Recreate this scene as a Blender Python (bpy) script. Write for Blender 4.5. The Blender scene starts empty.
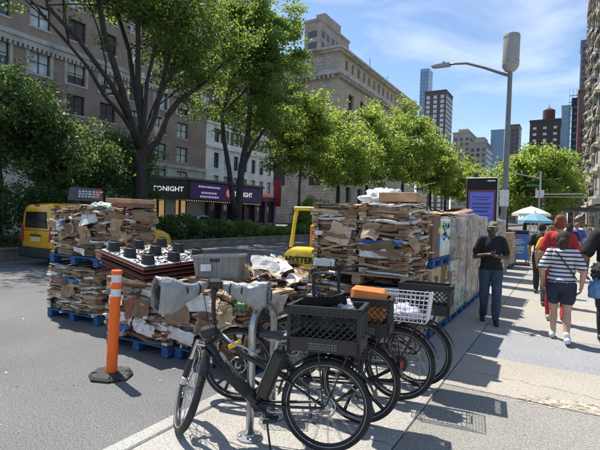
import bpy, bmesh, math, random
import numpy as np
from mathutils import Vector, Matrix, Euler
S = bpy.context.scene
C = S.collection
rad = math.radians
# ------------------------------------------------------------------ camera
cam = bpy.data.cameras.new('camera'); camo = bpy.data.objects.new('camera', cam); C.objects.link(camo)
cam.sensor_width = 36.0; cam.lens = 27.0; cam.clip_start = 0.05; cam.clip_end = 6000
YAW, PITCH, ROLL, EYE = rad(30.5), rad(-1.2), rad(1.6), 1.70
_F = Vector((-math.sin(YAW)*math.cos(PITCH), math.cos(YAW)*math.cos(PITCH), math.sin(PITCH)))
_R0 = Vector((math.cos(YAW), math.sin(YAW), 0)); _U0 = _R0.cross(_F)
_R = _R0*math.cos(ROLL) + _U0*math.sin(ROLL); _U = _R.cross(_F)
camo.matrix_world = Matrix(((_R.x,_U.x,-_F.x,0),(_R.y,_U.y,-_F.y,0),(_R.z,_U.z,-_F.z,EYE),(0,0,0,1)))
S.camera = camo
# ------------------------------------------------------------------ sky and sun
SUN_EL = rad(61); SUN_DIR = Vector((-0.94, 0.34, 0)).normalized()      # horizontal direction towards the sun
world = bpy.data.worlds.new('World'); S.world = world; world.use_nodes = True
wt = world.node_tree; wn = wt.nodes; wl = wt.links; wn.clear()
wo = wn.new('ShaderNodeOutputWorld'); bg = wn.new('ShaderNodeBackground'); sky = wn.new('ShaderNodeTexSky')
sky.sky_type = 'NISHITA'; sky.sun_disc = False; sky.sun_elevation = SUN_EL
sky.sun_rotation = math.atan2(SUN_DIR.x, SUN_DIR.y); sky.air_density = 1.0; sky.dust_density = 0.4; sky.ozone_density = 3.0
bg.inputs['Strength'].default_value = 0.122
tc = wn.new('ShaderNodeTexCoord'); mp = wn.new('ShaderNodeMapping'); mp.inputs['Scale'].default_value = (1.3, 1.3, 3.6)
mp.inputs['Rotation'].default_value = (0.12, -0.25, 0.5)
nz = wn.new('ShaderNodeTexNoise'); nz.inputs['Scale'].default_value = 2.3; nz.inputs['Detail'].default_value = 9; nz.inputs['Roughness'].default_value = 0.56; nz.inputs['Distortion'].default_value = 0.7
rp = wn.new('ShaderNodeValToRGB'); rp.color_ramp.elements[0].position = 0.45; rp.color_ramp.elements[1].position = 0.78
rp.color_ramp.elements[1].color = (0.55,0.55,0.55,1)
mx = wn.new('ShaderNodeMixRGB'); mx.inputs['Color2'].default_value = (6.6, 7.0, 7.6, 1)
wl.new(tc.outputs['Generated'], mp.inputs['Vector']); wl.new(mp.outputs['Vector'], nz.inputs['Vector']); wl.new(nz.outputs['Fac'], rp.inputs['Fac'])
wl.new(rp.outputs['Color'], mx.inputs['Fac']); wl.new(sky.outputs['Color'], mx.inputs['Color1']); wl.new(mx.outputs['Color'], bg.inputs['Color']); wl.new(bg.outputs['Background'], wo.inputs['Surface'])
sl = bpy.data.lights.new('sun', 'SUN'); sl.energy = 4.9; sl.angle = rad(0.53); sl.color = (1.0, 0.955, 0.88)
so = bpy.data.objects.new('sun', sl); C.objects.link(so)
so.rotation_euler = (-(SUN_DIR*math.cos(SUN_EL) + Vector((0,0,math.sin(SUN_EL))))).to_track_quat('-Z', 'Y').to_euler(); so.location = (-30, 20, 60)
S.view_settings.view_transform = 'Standard'; S.view_settings.look = 'None'; S.view_settings.gamma = 1; S.view_settings.use_curve_mapping = False
S.view_settings.exposure = 0.58
S.cycles.max_bounces = 8; S.cycles.transparent_max_bounces = 16; S.cycles.use_denoising = True

# ------------------------------------------------------------------ materials
MATS = {}
def pm(name, col, rough=0.6, metal=0.0, var=0.12, scale=6.0, bump=0.0, bscale=60.0, attr=False, trans=0.0, emit=None, spec=0.5, coat=0.0, det=5, dirt=None):
    """procedural Principled: noise-varied colour, fine bump; attr = per-piece colour attribute"""
    if name in MATS: return MATS[name]
    m = bpy.data.materials.new(name); m.use_nodes = True; nt = m.node_tree; n = nt.nodes; l = nt.links; n.clear()
    out = n.new('ShaderNodeOutputMaterial'); p = n.new('ShaderNodeBsdfPrincipled')
    p.inputs['Roughness'].default_value = rough; p.inputs['Metallic'].default_value = metal; p.inputs['Specular IOR Level'].default_value = spec
    if coat: p.inputs['Coat Weight'].default_value = coat
    t = n.new('ShaderNodeTexCoord'); nx = n.new('ShaderNodeTexNoise'); nx.inputs['Scale'].default_value = scale; nx.inputs['Detail'].default_value = det
    l.new(t.outputs['Object'], nx.inputs['Vector'])
    mr = n.new('ShaderNodeMapRange'); mr.inputs['From Min'].default_value = 0.3; mr.inputs['From Max'].default_value = 0.7
    mr.inputs['To Min'].default_value = 1 - var; mr.inputs['To Max'].default_value = 1 + var; l.new(nx.outputs['Fac'], mr.inputs['Value'])
    mu = n.new('ShaderNodeVectorMath'); mu.operation = 'SCALE'
    if attr:
        a = n.new('ShaderNodeAttribute'); a.attribute_name = 'Col'; src = a.outputs['Color']
    else:
        r = n.new('ShaderNodeRGB'); r.outputs[0].default_value = (*col, 1); src = r.outputs[0]
    if dirt:
        n2 = n.new('ShaderNodeTexNoise'); n2.inputs['Scale'].default_value = dirt[1]; n2.inputs['Detail'].default_value = 6; l.new(t.outputs['Object'], n2.inputs['Vector'])
        r2 = n.new('ShaderNodeValToRGB'); r2.color_ramp.elements[0].position = dirt[2]; r2.color_ramp.elements[1].position = dirt[2] + 0.18; l.new(n2.outputs['Fac'], r2.inputs['Fac'])
        m2 = n.new('ShaderNodeMixRGB'); l.new(r2.outputs['Color'], m2.inputs['Fac']); l.new(src, m2.inputs['Color1']); m2.inputs['Color2'].default_value = (*dirt[0], 1); src = m2.outputs['Color']
    l.new(src, mu.inputs[0]); l.new(mr.outputs['Result'], mu.inputs['Scale']); l.new(mu.outputs['Vector'], p.inputs['Base Color'])
    if bump:
        nb = n.new('ShaderNodeTexNoise'); nb.inputs['Scale'].default_value = bscale; nb.inputs['Detail'].default_value = 4; l.new(t.outputs['Object'], nb.inputs['Vector'])
        b = n.new('ShaderNodeBump'); b.inputs['Strength'].default_value = bump; b.inputs['Distance'].default_value = 0.02; l.new(nb.outputs['Fac'], b.inputs['Height']); l.new(b.outputs['Normal'], p.inputs['Normal'])
    if emit:
        p.inputs['Emission Color'].default_value = (*emit[0], 1); p.inputs['Emission Strength'].default_value = emit[1]
    sh = p.outputs['BSDF']
    if trans:
        tr = n.new('ShaderNodeBsdfTranslucent'); l.new(mu.outputs['Vector'], tr.inputs['Color']); ms = n.new('ShaderNodeMixShader'); ms.inputs['Fac'].default_value = trans
        l.new(sh, ms.inputs[1]); l.new(tr.outputs['BSDF'], ms.inputs[2]); sh = ms.outputs['Shader']
    l.new(sh, out.inputs['Surface']); MATS[name] = m; m.diffuse_color = (*col, 1); return m
def film(name, col, alpha, rough=0.25, bump=0.6, bscale=9.0, lo=None):
    """thin plastic: part see-through, part glossy, wrinkled"""
    if name in MATS: return MATS[name]
    m = bpy.data.materials.new(name); m.use_nodes = True; nt = m.node_tree; n = nt.nodes; l = nt.links; n.clear()
    out = n.new('ShaderNodeOutputMaterial'); p = n.new('ShaderNodeBsdfPrincipled'); p.inputs['Base Color'].default_value = (*col,1); p.inputs['Roughness'].default_value = rough
    t = n.new('ShaderNodeTexCoord'); nb = n.new('ShaderNodeTexNoise'); nb.inputs['Scale'].default_value = bscale; nb.inputs['Detail'].default_value = 5; nb.inputs['Distortion'].default_value = 1.0
    l.new(t.outputs['Object'], nb.inputs['Vector']); b = n.new('ShaderNodeBump'); b.inputs['Strength'].default_value = bump; b.inputs['Distance'].default_value = 0.03
    l.new(nb.outputs['Fac'], b.inputs['Height']); l.new(b.outputs['Normal'], p.inputs['Normal'])
    tr = n.new('ShaderNodeBsdfTransparent'); ms = n.new('ShaderNodeMixShader')
    mr = n.new('ShaderNodeMapRange'); mr.inputs['From Min'].default_value = 0.35; mr.inputs['From Max'].default_value = 0.65; mr.inputs['To Min'].default_value = alpha*0.55 if lo is None else lo; mr.inputs['To Max'].default_value = min(1, alpha*1.5)
    l.new(nb.outputs['Fac'], mr.inputs['Value']); l.new(mr.outputs['Result'], ms.inputs['Fac']); l.new(tr.outputs['BSDF'], ms.inputs[1]); l.new(p.outputs['BSDF'], ms.inputs[2]); l.new(ms.outputs['Shader'], out.inputs['Surface'])
    MATS[name] = m; return m
def brickmat(name, c1, c2, mortar, bw, bh, gap=0.012, var=0.15, rough=0.85, axis='YZ', bump=0.5):
    if name in MATS: return MATS[name]
    m = bpy.data.materials.new(name); m.use_nodes = True; nt = m.node_tree; n = nt.nodes; l = nt.links; n.clear()
    out = n.new('ShaderNodeOutputMaterial'); p = n.new('ShaderNodeBsdfPrincipled'); p.inputs['Roughness'].default_value = rough
    g = n.new('ShaderNodeNewGeometry'); sx = n.new('ShaderNodeSeparateXYZ'); l.new(g.outputs['Position'], sx.inputs[0]); ad = n.new('ShaderNodeMath'); ad.operation = 'ADD'; l.new(sx.outputs['X'], ad.inputs[0]); l.new(sx.outputs['Y'], ad.inputs[1])
    cx = n.new('ShaderNodeCombineXYZ'); l.new(ad.outputs[0], cx.inputs['X']); l.new(sx.outputs['Z'], cx.inputs['Y'])
    br = n.new('ShaderNodeTexBrick'); br.inputs['Scale'].default_value = 1.0; br.inputs['Brick Width'].default_value = bw; br.inputs['Row Height'].default_value = bh; br.inputs['Mortar Size'].default_value = gap
    br.inputs['Color1'].default_value = (*c1,1); br.inputs['Color2'].default_value = (*c2,1); br.inputs['Mortar'].default_value = (*mortar,1); l.new(cx.outputs[0], br.inputs['Vector'])
    nx = n.new('ShaderNodeTexNoise'); nx.inputs['Scale'].default_value = 0.7; nx.inputs['Detail'].default_value = 6; l.new(g.outputs['Position'], nx.inputs['Vector'])
    mr = n.new('ShaderNodeMapRange'); mr.inputs['From Min'].default_value = .3; mr.inputs['From Max'].default_value = .7; mr.inputs['To Min'].default_value = 1-var; mr.inputs['To Max'].default_value = 1+var; l.new(nx.outputs['Fac'], mr.inputs['Value'])
    mu = n.new('ShaderNodeVectorMath'); mu.operation = 'SCALE'; l.new(br.outputs['Color'], mu.inputs[0]); l.new(mr.outputs['Result'], mu.inputs['Scale']); l.new(mu.outputs['Vector'], p.inputs['Base Color'])
    b = n.new('ShaderNodeBump'); b.inputs['Strength'].default_value = bump; b.inputs['Distance'].default_value = 0.02; b.invert = True; l.new(br.outputs['Fac'], b.inputs['Height']); l.new(b.outputs['Normal'], p.inputs['Normal'])
    l.new(p.outputs['BSDF'], out.inputs['Surface']); MATS[name] = m; return m

# ------------------------------------------------------------------ mesh builder
class MB:
    def __init__(s): s.v = []; s.f = []; s.c = []; s.col = None
    def add(s, vs, fs, M=None, col=None):
        o = len(s.v)
        if M is not None: vs = [M @ Vector(p) for p in vs]
        s.v.extend([tuple(p) for p in vs]); s.f.extend([tuple(i+o for i in f) for f in fs]); s.c.extend([col or s.col or (1,1,1)]*len(fs)); return s
    def box(s, x0, x1, y0, y1, z0, z1, M=None, col=None):
        return s.add([(x0,y0,z0),(x1,y0,z0),(x1,y1,z0),(x0,y1,z0),(x0,y0,z1),(x1,y0,z1),(x1,y1,z1),(x0,y1,z1)],
                     [(0,3,2,1),(4,5,6,7),(0,1,5,4),(1,2,6,5),(2,3,7,6),(3,0,4,7)], M, col)
    def cbox(s, c, sz, M=None, col=None):
        return s.box(c[0]-sz[0]/2,c[0]+sz[0]/2,c[1]-sz[1]/2,c[1]+sz[1]/2,c[2]-sz[2]/2,c[2]+sz[2]/2,M,col)
    def bev(s, x0,x1,y0,y1,z0,z1,b=0.01,M=None,col=None):
        """box with all edges bevelled"""
        vs = []; X=(x0,x1);Y=(y0,y1);Z=(z0,z1)
        idx = {}
        for i in (0,1):
            for j in (0,1):
                for k in (0,1):
                    dx=b*(1-2*i);dy=b*(1-2*j);dz=b*(1-2*k)
                    for a,p in enumerate(((X[i],Y[j]+dy,Z[k]+dz),(X[i]+dx,Y[j],Z[k]+dz),(X[i]+dx,Y[j]+dy,Z[k]))):
                        idx[(i,j,k,a)] = len(vs); vs.append(p)
        g = lambda *a: idx[a]; fs = []
        def sq(q, flip): fs.append(tuple(q[::-1]) if flip else tuple(q))
        for i in (0,1): sq([g(i,0,0,0),g(i,1,0,0),g(i,1,1,0),g(i,0,1,0)], i==0)
        for j in (0,1): sq([g(0,j,0,1),g(1,j,0,1),g(1,j,1,1),g(0,j,1,1)], j==1)
        for k in (0,1): sq([g(0,0,k,2),g(1,0,k,2),g(1,1,k,2),g(0,1,k,2)], k==0)
        for i in (0,1):
            for j in (0,1): sq([g(i,j,0,0),g(i,j,0,1),g(i,j,1,1),g(i,j,1,0)], (i+j)%2==1)
            for k in (0,1): sq([g(i,0,k,0),g(i,1,k,0),g(i,1,k,2),g(i,0,k,2)], (i+k)%2==0)
        for j in (0,1):
            for k in (0,1): sq([g(0,j,k,1),g(0,j,k,2),g(1,j,k,2),g(1,j,k,1)], (j+k)%2==1)
        for i in (0,1):
            for j in (0,1):
                for k in (0,1): sq([g(i,j,k,0),g(i,j,k,1),g(i,j,k,2)], (i+j+k)%2==0)
        return s.add(vs, fs, M, col)
    def tube(s, pts, r, n=8, caps=True, col=None, M=None, ell=None):
        pts = [Vector(p) for p in pts]; rs = r if isinstance(r,(list,tuple)) else [r]*len(pts); vs=[]; fs=[]
        up = Vector((0,0,1)); t0 = (pts[1]-pts[0]).normalized()
        if abs(t0.z) > 0.9: up = Vector((1,0,0))
        a = t0.cross(up).normalized()
        for i,p in enumerate(pts):
            t = (pts[min(i+1,len(pts)-1)]-pts[max(i-1,0)]).normalized()
            a = (a - t*a.dot(t)).normalized(); b = t.cross(a)
            for k in range(n):
                th = 2*math.pi*k/n; vs.append(p + a*math.cos(th)*rs[i] + b*math.sin(th)*rs[i]*(ell or 1))
        for i in range(len(pts)-1):
            for k in range(n):
                k2=(k+1)%n; fs.append((i*n+k, i*n+k2, (i+1)*n+k2, (i+1)*n+k))
        if caps: fs.append(tuple(range(n))[::-1]); fs.append(tuple((len(pts)-1)*n+k for k in range(n)))
        return s.add(vs, fs, M, col)
    def ring(s, c, axis, R, r, n=32, m=8, arc=(0,2*math.pi), col=None, M=None, sq=1.0):
        c = Vector(c); ax = Vector(axis).normalized(); u = ax.orthogonal().normalized() if abs(ax.y)<0.99 else Vector((1,0,0)); w = ax.cross(u)
        full = abs(arc[1]-arc[0]-2*math.pi) < 1e-6; N = n if full else n+1; vs=[]; fs=[]
        for i in range(N):
            th = arc[0]+(arc[1]-arc[0])*i/n; d = u*math.cos(th)+w*math.sin(th)
            for k in range(m):
                ph = 2*math.pi*k/m; vs.append(c + d*(R + r*math.cos(ph)) + ax*r*sq*math.sin(ph))
        for i in range(n if full else n):
            for k in range(m):
                i2=(i+1)%N; k2=(k+1)%m; fs.append((i*m+k, i2*m+k, i2*m+k2, i*m+k2))
        return s.add(vs, fs, M, col)
    def lathe(s, prof, n=20, c=(0,0,0), col=None, M=None, sx=1, sy=1):
        vs=[]; fs=[]
        for r,z in prof:
            for k in range(n):
                th=2*math.pi*k/n; vs.append((c[0]+r*math.cos(th)*sx, c[1]+r*math.sin(th)*sy, c[2]+z))
        for i in range(len(prof)-1):
            for k in range(n):
                k2=(k+1)%n; fs.append((i*n+k,i*n+k2,(i+1)*n+k2,(i+1)*n+k))
        fs.append(tuple(range(n))[::-1]); fs.append(tuple((len(prof)-1)*n+k for k in range(n)))
        return s.add(vs,fs,M,col)
    def prism(s, poly, a0, a1, plane='xz', col=None, M=None):
        """extrude a 2D polygon; plane xz -> along y, yz -> along x, xy -> along z"""
        n=len(poly)
        def P(p,a): return {'xz':(p[0],a,p[1]),'yz':(a,p[0],p[1]),'xy':(p[0],p[1],a)}[plane]
        vs=[P(p,a0) for p in poly]+[P(p,a1) for p in poly]
        fs=[tuple(range(n))[::-1],tuple(range(n,2*n))]+[(i,(i+1)%n,n+(i+1)%n,n+i) for i in range(n)]
        return s.add(vs,fs,M,col)
    def mesh(s, name, m, smooth=False, autos=None):
        me = bpy.data.meshes.new(name); me.from_pydata(s.v, [], s.f); me.update()
        if m is not None: me.materials.append(m)
        if any(c != (1,1,1) for c in s.c):
            at = me.color_attributes.new('Col','FLOAT_COLOR','CORNER'); arr=[]
            for f,c in zip(s.f,s.c): arr.extend([c[0],c[1],c[2],1.0]*len(f))
            at.data.foreach_set('color', arr)
        if smooth: me.shade_smooth()
        elif autos:
            me.shade_smooth(); me.set_sharp_from_angle(angle=rad(autos))
        return me
    def build(s, name, m, parent=None, smooth=False, autos=None, fix=False):
        me = s.mesh(name, m, smooth, autos)
        if fix:
            b = bmesh.new(); b.from_mesh(me); bmesh.ops.recalc_face_normals(b, faces=b.faces); b.to_mesh(me); b.free()
        return link(name, me, parent)
def link(name, me, parent=None):
    o = bpy.data.objects.new(name, me); C.objects.link(o)
    if parent is not None: o.parent = parent
    return o
def tag(o, label=None, cat=None, group=None, kind=None):
    if label: o['label'] = label
    if cat: o['category'] = cat
    if group: o['group'] = group
    if kind: o['kind'] = kind
    return o
def thing(name, label, cat, loc=(0,0,0), rz=0, group=None, rot=None):
    o = bpy.data.objects.new(name, None); C.objects.link(o); o.location = loc; o.rotation_euler = rot if rot else (0,0,rz); o.empty_display_size = 0.2
    return tag(o, label, cat, group)
def dup(o, parent=None, loc=None, rz=None, label=None, scale=None):
    c = o.copy(); C.objects.link(c); c.parent = parent
    if loc is not None: c.location = loc
    if rz is not None: c.rotation_euler = (0,0,rz)
    if scale is not None: c.scale = scale
    if label: c['label'] = label
    for ch in list(o.children): dup(ch, c)
    return c
def T(x=0,y=0,z=0,rx=0,ry=0,rz=0): return Matrix.Translation((x,y,z)) @ Euler((rx,ry,rz)).to_matrix().to_4x4()
def textmesh(body, size, m, parent, name='lettering', M=None, extrude=0.004, bold=0.0, align='CENTER'):
    cu = bpy.data.curves.new(name,'FONT'); cu.body = body; cu.size = size; cu.extrude = extrude; cu.offset = bold; cu.align_x = align; cu.align_y = 'CENTER'; cu.resolution_u = 2
    o = bpy.data.objects.new(name, cu); C.objects.link(o); dg = bpy.context.evaluated_depsgraph_get(); dg.update()
    me = bpy.data.meshes.new_from_object(o.evaluated_get(dg)); C.objects.unlink(o); bpy.data.objects.remove(o); me.materials.clear(); me.materials.append(m)
    if M is not None: me.transform(M)
    return link(name, me, parent)
def rng(seed): return random.Random(seed)
# ================================================================== ground
KX = -2.78                      # face of the near kerb
def groundmat(name, cols, scale, speck=0.5, rough=0.9, big=0.35):
    m = bpy.data.materials.new(name); m.use_nodes=True; nt=m.node_tree; n=nt.nodes; l=nt.links; p=n['Principled BSDF']; p.inputs['Roughness'].default_value=rough; p.inputs['Specular IOR Level'].default_value=0.25
    g=n.new('ShaderNodeNewGeometry'); a=n.new('ShaderNodeTexNoise'); a.inputs['Scale'].default_value=big; a.inputs['Detail'].default_value=7; a.inputs['Roughness'].default_value=.65; l.new(g.outputs['Position'],a.inputs['Vector'])
    r=n.new('ShaderNodeValToRGB'); r.color_ramp.elements[0].position=.33; r.color_ramp.elements[1].position=.68; r.color_ramp.elements[0].color=(*cols[0],1); r.color_ramp.elements[1].color=(*cols[1],1); l.new(a.outputs['Fac'],r.inputs['Fac'])
    v=n.new('ShaderNodeTexNoise'); v.inputs['Scale'].default_value=scale; v.inputs['Detail'].default_value=2; v.inputs['Roughness'].default_value=.9; l.new(g.outputs['Position'],v.inputs['Vector'])
    r2=n.new('ShaderNodeMapRange'); r2.inputs['From Min'].default_value=.34; r2.inputs['From Max'].default_value=.68; r2.inputs['To Min'].default_value=1-speck; r2.inputs['To Max'].default_value=1+speck; l.new(v.outputs['Fac'],r2.inputs['Value'])
    mu=n.new('ShaderNodeVectorMath'); mu.operation='SCALE'; l.new(r.outputs['Color'],mu.inputs[0]); l.new(r2.outputs['Result'],mu.inputs['Scale'])
    # dark worn stains and gum spots
    w=n.new('ShaderNodeTexVoronoi'); w.inputs['Scale'].default_value=3.1; w.inputs['Randomness'].default_value=1; l.new(g.outputs['Position'],w.inputs['Vector'])
    r3=n.new('ShaderNodeMapRange'); r3.inputs['From Min'].default_value=.05; r3.inputs['From Max'].default_value=.075; r3.inputs['To Min'].default_value=.72; r3.inputs['To Max'].default_value=1; l.new(w.outputs['Distance'],r3.inputs['Value'])
    mu2=n.new('ShaderNodeVectorMath'); mu2.operation='SCALE'; l.new(mu.outputs['Vector'],mu2.inputs[0]); l.new(r3.outputs['Result'],mu2.inputs['Scale'])
    l.new(mu2.outputs['Vector'],p.inputs['Base Color'])
    b=n.new('ShaderNodeBump'); b.inputs['Strength'].default_value=.35; b.inputs['Distance'].default_value=.008; l.new(v.outputs['Fac'],b.inputs['Height']); l.new(b.outputs['Normal'],p.inputs['Normal'])
    MATS[name]=m; return m
asph = groundmat('asphalt', ((.130,.129,.128),(.185,.181,.175)), 66, .50)
g_tan = groundmat('tan_concrete', ((.31,.28,.23),(.41,.375,.315)), 55, .34)
g_lite = groundmat('light_concrete', ((.30,.285,.255),(.41,.388,.35)), 50, .30)
g_blue = groundmat('blue_grey_concrete', ((.25,.253,.26),(.315,.315,.315)), 60, .32)
g_dark = groundmat('dark_grey_concrete', ((.225,.212,.188),(.292,.276,.245)), 66, .42)
g_kerb = groundmat('kerb_granite', ((.30,.29,.27),(.40,.39,.36)), 60, .3)
tag(MB().box(-900,900,-60,1500,-.8,-.12).build('road', asph), kind='structure')
sw = tag(MB().box(KX+.155,30,-8,420,-.5,-.035).build('sidewalk', g_dark), kind='structure')
def slab(x0,x1,y0,y1,m,dz=0.0,g=.006):
    return MB().bev(x0+g,x1-g,y0+g,y1-g,-.09,dz,.006).build('paving_slab', m, sw)
R=rng(4)
ys=[-2,-.3,1.25,2.62,3.98,5.42,6.88,8.35,9.8,11.3,12.8,14.3,15.8,17.4]
for i in range(len(ys)-1):                                  # furnishing strip beside the kerb
    slab(KX+.16,-1.045,ys[i],ys[i+1],g_lite,R.uniform(-.004,.004))
rows=[(-2,1.2,g_tan),(1.2,2.95,g_dark),(2.95,4.78,g_dark),(4.78,6.05,g_tan),(6.05,7.55,g_blue),(7.55,9.3,g_tan),(9.3,11,g_tan),(11,12.8,g_lite),(12.8,14.6,g_tan),(14.6,16.4,g_lite),(16.4,18.2,g_tan)]
for i,(a,b,m) in enumerate(rows):
    for j,(x0,x1) in enumerate(((-1.045,.95),(.95,2.9),(2.9,4.9))):
        slab(x0,x1,a,b,(m if (i+j)%5 or i in(1,2,3,4) else g_lite),R.uniform(-.004,.004))
MB().box(KX+.16,4.9,18.21,410,-.1,-.006).build('paving_field', g_tan, sw)
# broken, patched concrete along one joint: crumbled flakes
cr=MB(); R=rng(9)
for k in range(420):
    x=R.uniform(-.30,1.3); y=4.85+.05*math.sin(x*3)+R.gauss(.03,.05+.05*max(0,x)); s_=R.uniform(.006,.034)
    n=R.randint(4,6); ph=R.random()*6; pl=[(x+s_*R.uniform(.6,1.1)*math.cos(ph+6.283*t/n)*1.5,y+s_*R.uniform(.6,1.1)*math.sin(ph+6.283*t/n)) for t in range(n)]
    cr.prism(pl,-.004,R.uniform(.003,.008),'xy')
o=cr.build('crumbled_concrete', pm('crumb',(.43,.375,.29),.95,0,.35,9,.4,90), sw); o['kind']='stuff'
ck=MB(); R=rng(3)
def crack(p,q,w=.006,n=26,j=.05):
    a=Vector(p);b=Vector(q);prev=None;off=0
    for i in range(n+1):
        off=off*.7+R.uniform(-j,j); c=a.lerp(b,i/n)+Vector((off*.3,off)); 
        if prev is not None:
            d=(c-prev).normalized(); nn=Vector((-d.y,d.x))*w*R.uniform(.5,1.4)
            ck.add([(prev.x-nn.x,prev.y-nn.y,.0056),(prev.x+nn.x,prev.y+nn.y,.0056),(c.x+nn.x,c.y+nn.y,.0056),(c.x-nn.x,c.y-nn.y,.0056)],[(3,2,1,0)])
        prev=c
crack((-.9,5.35),(1.6,5.1),.002,80,.02); crack((.1,4.95),(.7,4.72),.0025,30,.03); crack((-2.5,3.1),(-1.06,3.25),.002,50,.015)
o=ck.build('crack_lines', pm('crackdark',(.06,.055,.05),.95), sw, fix=False); o['kind']='stuff'
# kerb stones
kb = tag(thing('kerb',None,None), kind='structure')
me = MB().bev(0,.15,0,1.79,-.30,0,.012).mesh('kerb_stone', g_kerb)
for k in range(26):
    o=link('kerb_stone',me,kb); o.location=(KX,-2+1.8*k,R.uniform(-.006,.004)); 
MB().box(KX,KX+.15,44.81,410,-.3,-.004).build('kerb_run', g_kerb, kb)
# repair patches in the road
pt=MB().add([(-11.5,6.2,-.1172),(-8.2,6.0,-.1172),(-8.0,7.6,-.1172),(-11.4,7.9,-.1172)],[(0,1,2,3)]).add([(-7.6,.6,-.1173),(-5.6,.9,-.1173),(-5.5,2.0,-.1173),(-7.5,1.8,-.1173)],[(0,1,2,3)])
tag(pt.build('road_patch',groundmat('asphalt_patch',((.105,.104,.103),(.145,.143,.14)),66,.4)),kind='structure')
# painted parking lane line and street litter
pl=MB(); 
for k in range(16): pl.box(-6.0,-5.9,18+9*k,21+9*k,-.119,-.116)
tag(pl.build('lane_marking', pm('paint_white',(.62,.62,.6),.8,0,.25,8)), kind='structure')
lt=MB(); R=rng(12)
for k in range(70):
    if R.random()<.62: x,y,z=R.uniform(-9,-2.9),R.uniform(1.5,7.5),-.117
    else: x,y,z=R.uniform(-2.6,2),R.uniform(3,12),.006
    s_=R.uniform(.005,.02); a=R.random()*3; lt.add([(-s_,-s_*.6,0),(s_,-s_*.5,R.random()*.01),(s_*.9,s_*.6,.004),(-s_,s_*.5,R.random()*.012)],[(0,1,2,3)],T(x,y,z,0,0,a),R.choice([(.6,.6,.58),(.35,.25,.15),(.5,.42,.3),(.1,.1,.1)]))
tag(lt.build('litter_scraps', pm('litter',(1,1,1),.8,attr=True)), 'tiny paper scraps scattered over the road and pavement','litter',kind='stuff')
# planted median in the middle of the avenue, and the far pavement
WX=-16.4
tag(MB().box(-23.2,WX-.16,-10,300,-.3,.28).build('planting_bed', pm('soil',(.06,.05,.035),.95,0,.3,3,.5,20)), kind='structure')
tag(MB().box(-40,-34.5,-20,420,-.4,0).build('far_pavement', g_lite), kind='structure')
mw = thing('median_wall','long low brown stone wall edging the planted median behind the yellow taxi','wall',(WX,-10,-.12))
R=rng(8); base=MB().box(-.16,0,0,120,0,.40).build('wall_core', pm('wallcore',(.10,.085,.07),.9,0,.2,2), mw)
mst=pm('wallstone',(.175,.15,.125),.88,0,.35,2.2,.5,14)
wm=[MB().bev(-.165,.012,.006,1.19,.0,.34,.012).mesh('wall_block',mst), MB().bev(-.20,.05,.004,1.795,.342,.44,.015).mesh('coping_stone',mst)]
for k in range(60):
    o=link('wall_block',wm[0],mw); o.location=(R.uniform(-.006,.006),10+1.2*k,0)
for k in range(40):
    o=link('coping_stone',wm[1],mw); o.location=(0,10+1.8*k,0)
# ================================================================== buildings
brick1=brickmat('hotel_brick',(.28,.195,.150),(.325,.235,.182),(.31,.265,.225),.24,.085,.010,.18)
brick2=brickmat('wing_brick',(.135,.088,.066),(.165,.105,.078),(.18,.145,.12),.24,.085,.010,.18)
lime=pm('limestone',(.48,.455,.41),.85,0,.22,.9,.25,5,dirt=((.22,.20,.175),.5,.56))
white_st=pm('white_stone',(.82,.80,.76),.8,0,.14,.8,.2,5,dirt=((.5,.48,.45),.6,.62))
bankst=brickmat('bank_ashlar',(.45,.40,.33),(.50,.445,.37),(.28,.245,.20),1.5,.62,.035,.2,.85,bump=.8)
glassm=pm('window_glass',(.035,.045,.055),.06,0,.1,2,spec=.9)
curt=pm('window_curtain',(.50,.53,.53),.12,0,.3,1.3,spec=.8)
fr_dk=pm('dark_frame',(.03,.03,.032),.5)
fr_wh=pm('pale_frame',(.45,.44,.41),.6)
def winmeshes(w,h,fm,split='v',d=.10):
    f=MB(); t=.09
    f.box(0,d,0,t,0,h).box(0,d,w-t,w,0,h).box(0,d,t,w-t,0,t).box(0,d,t,w-t,h-t,h)
    if split=='v': f.box(.01,d-.01,w/2-.04,w/2+.04,t,h-t)
    f.box(.015,d-.015,t,w-t,h*.5-.03,h*.5+.03)
    return f.mesh('window',fm)
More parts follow.
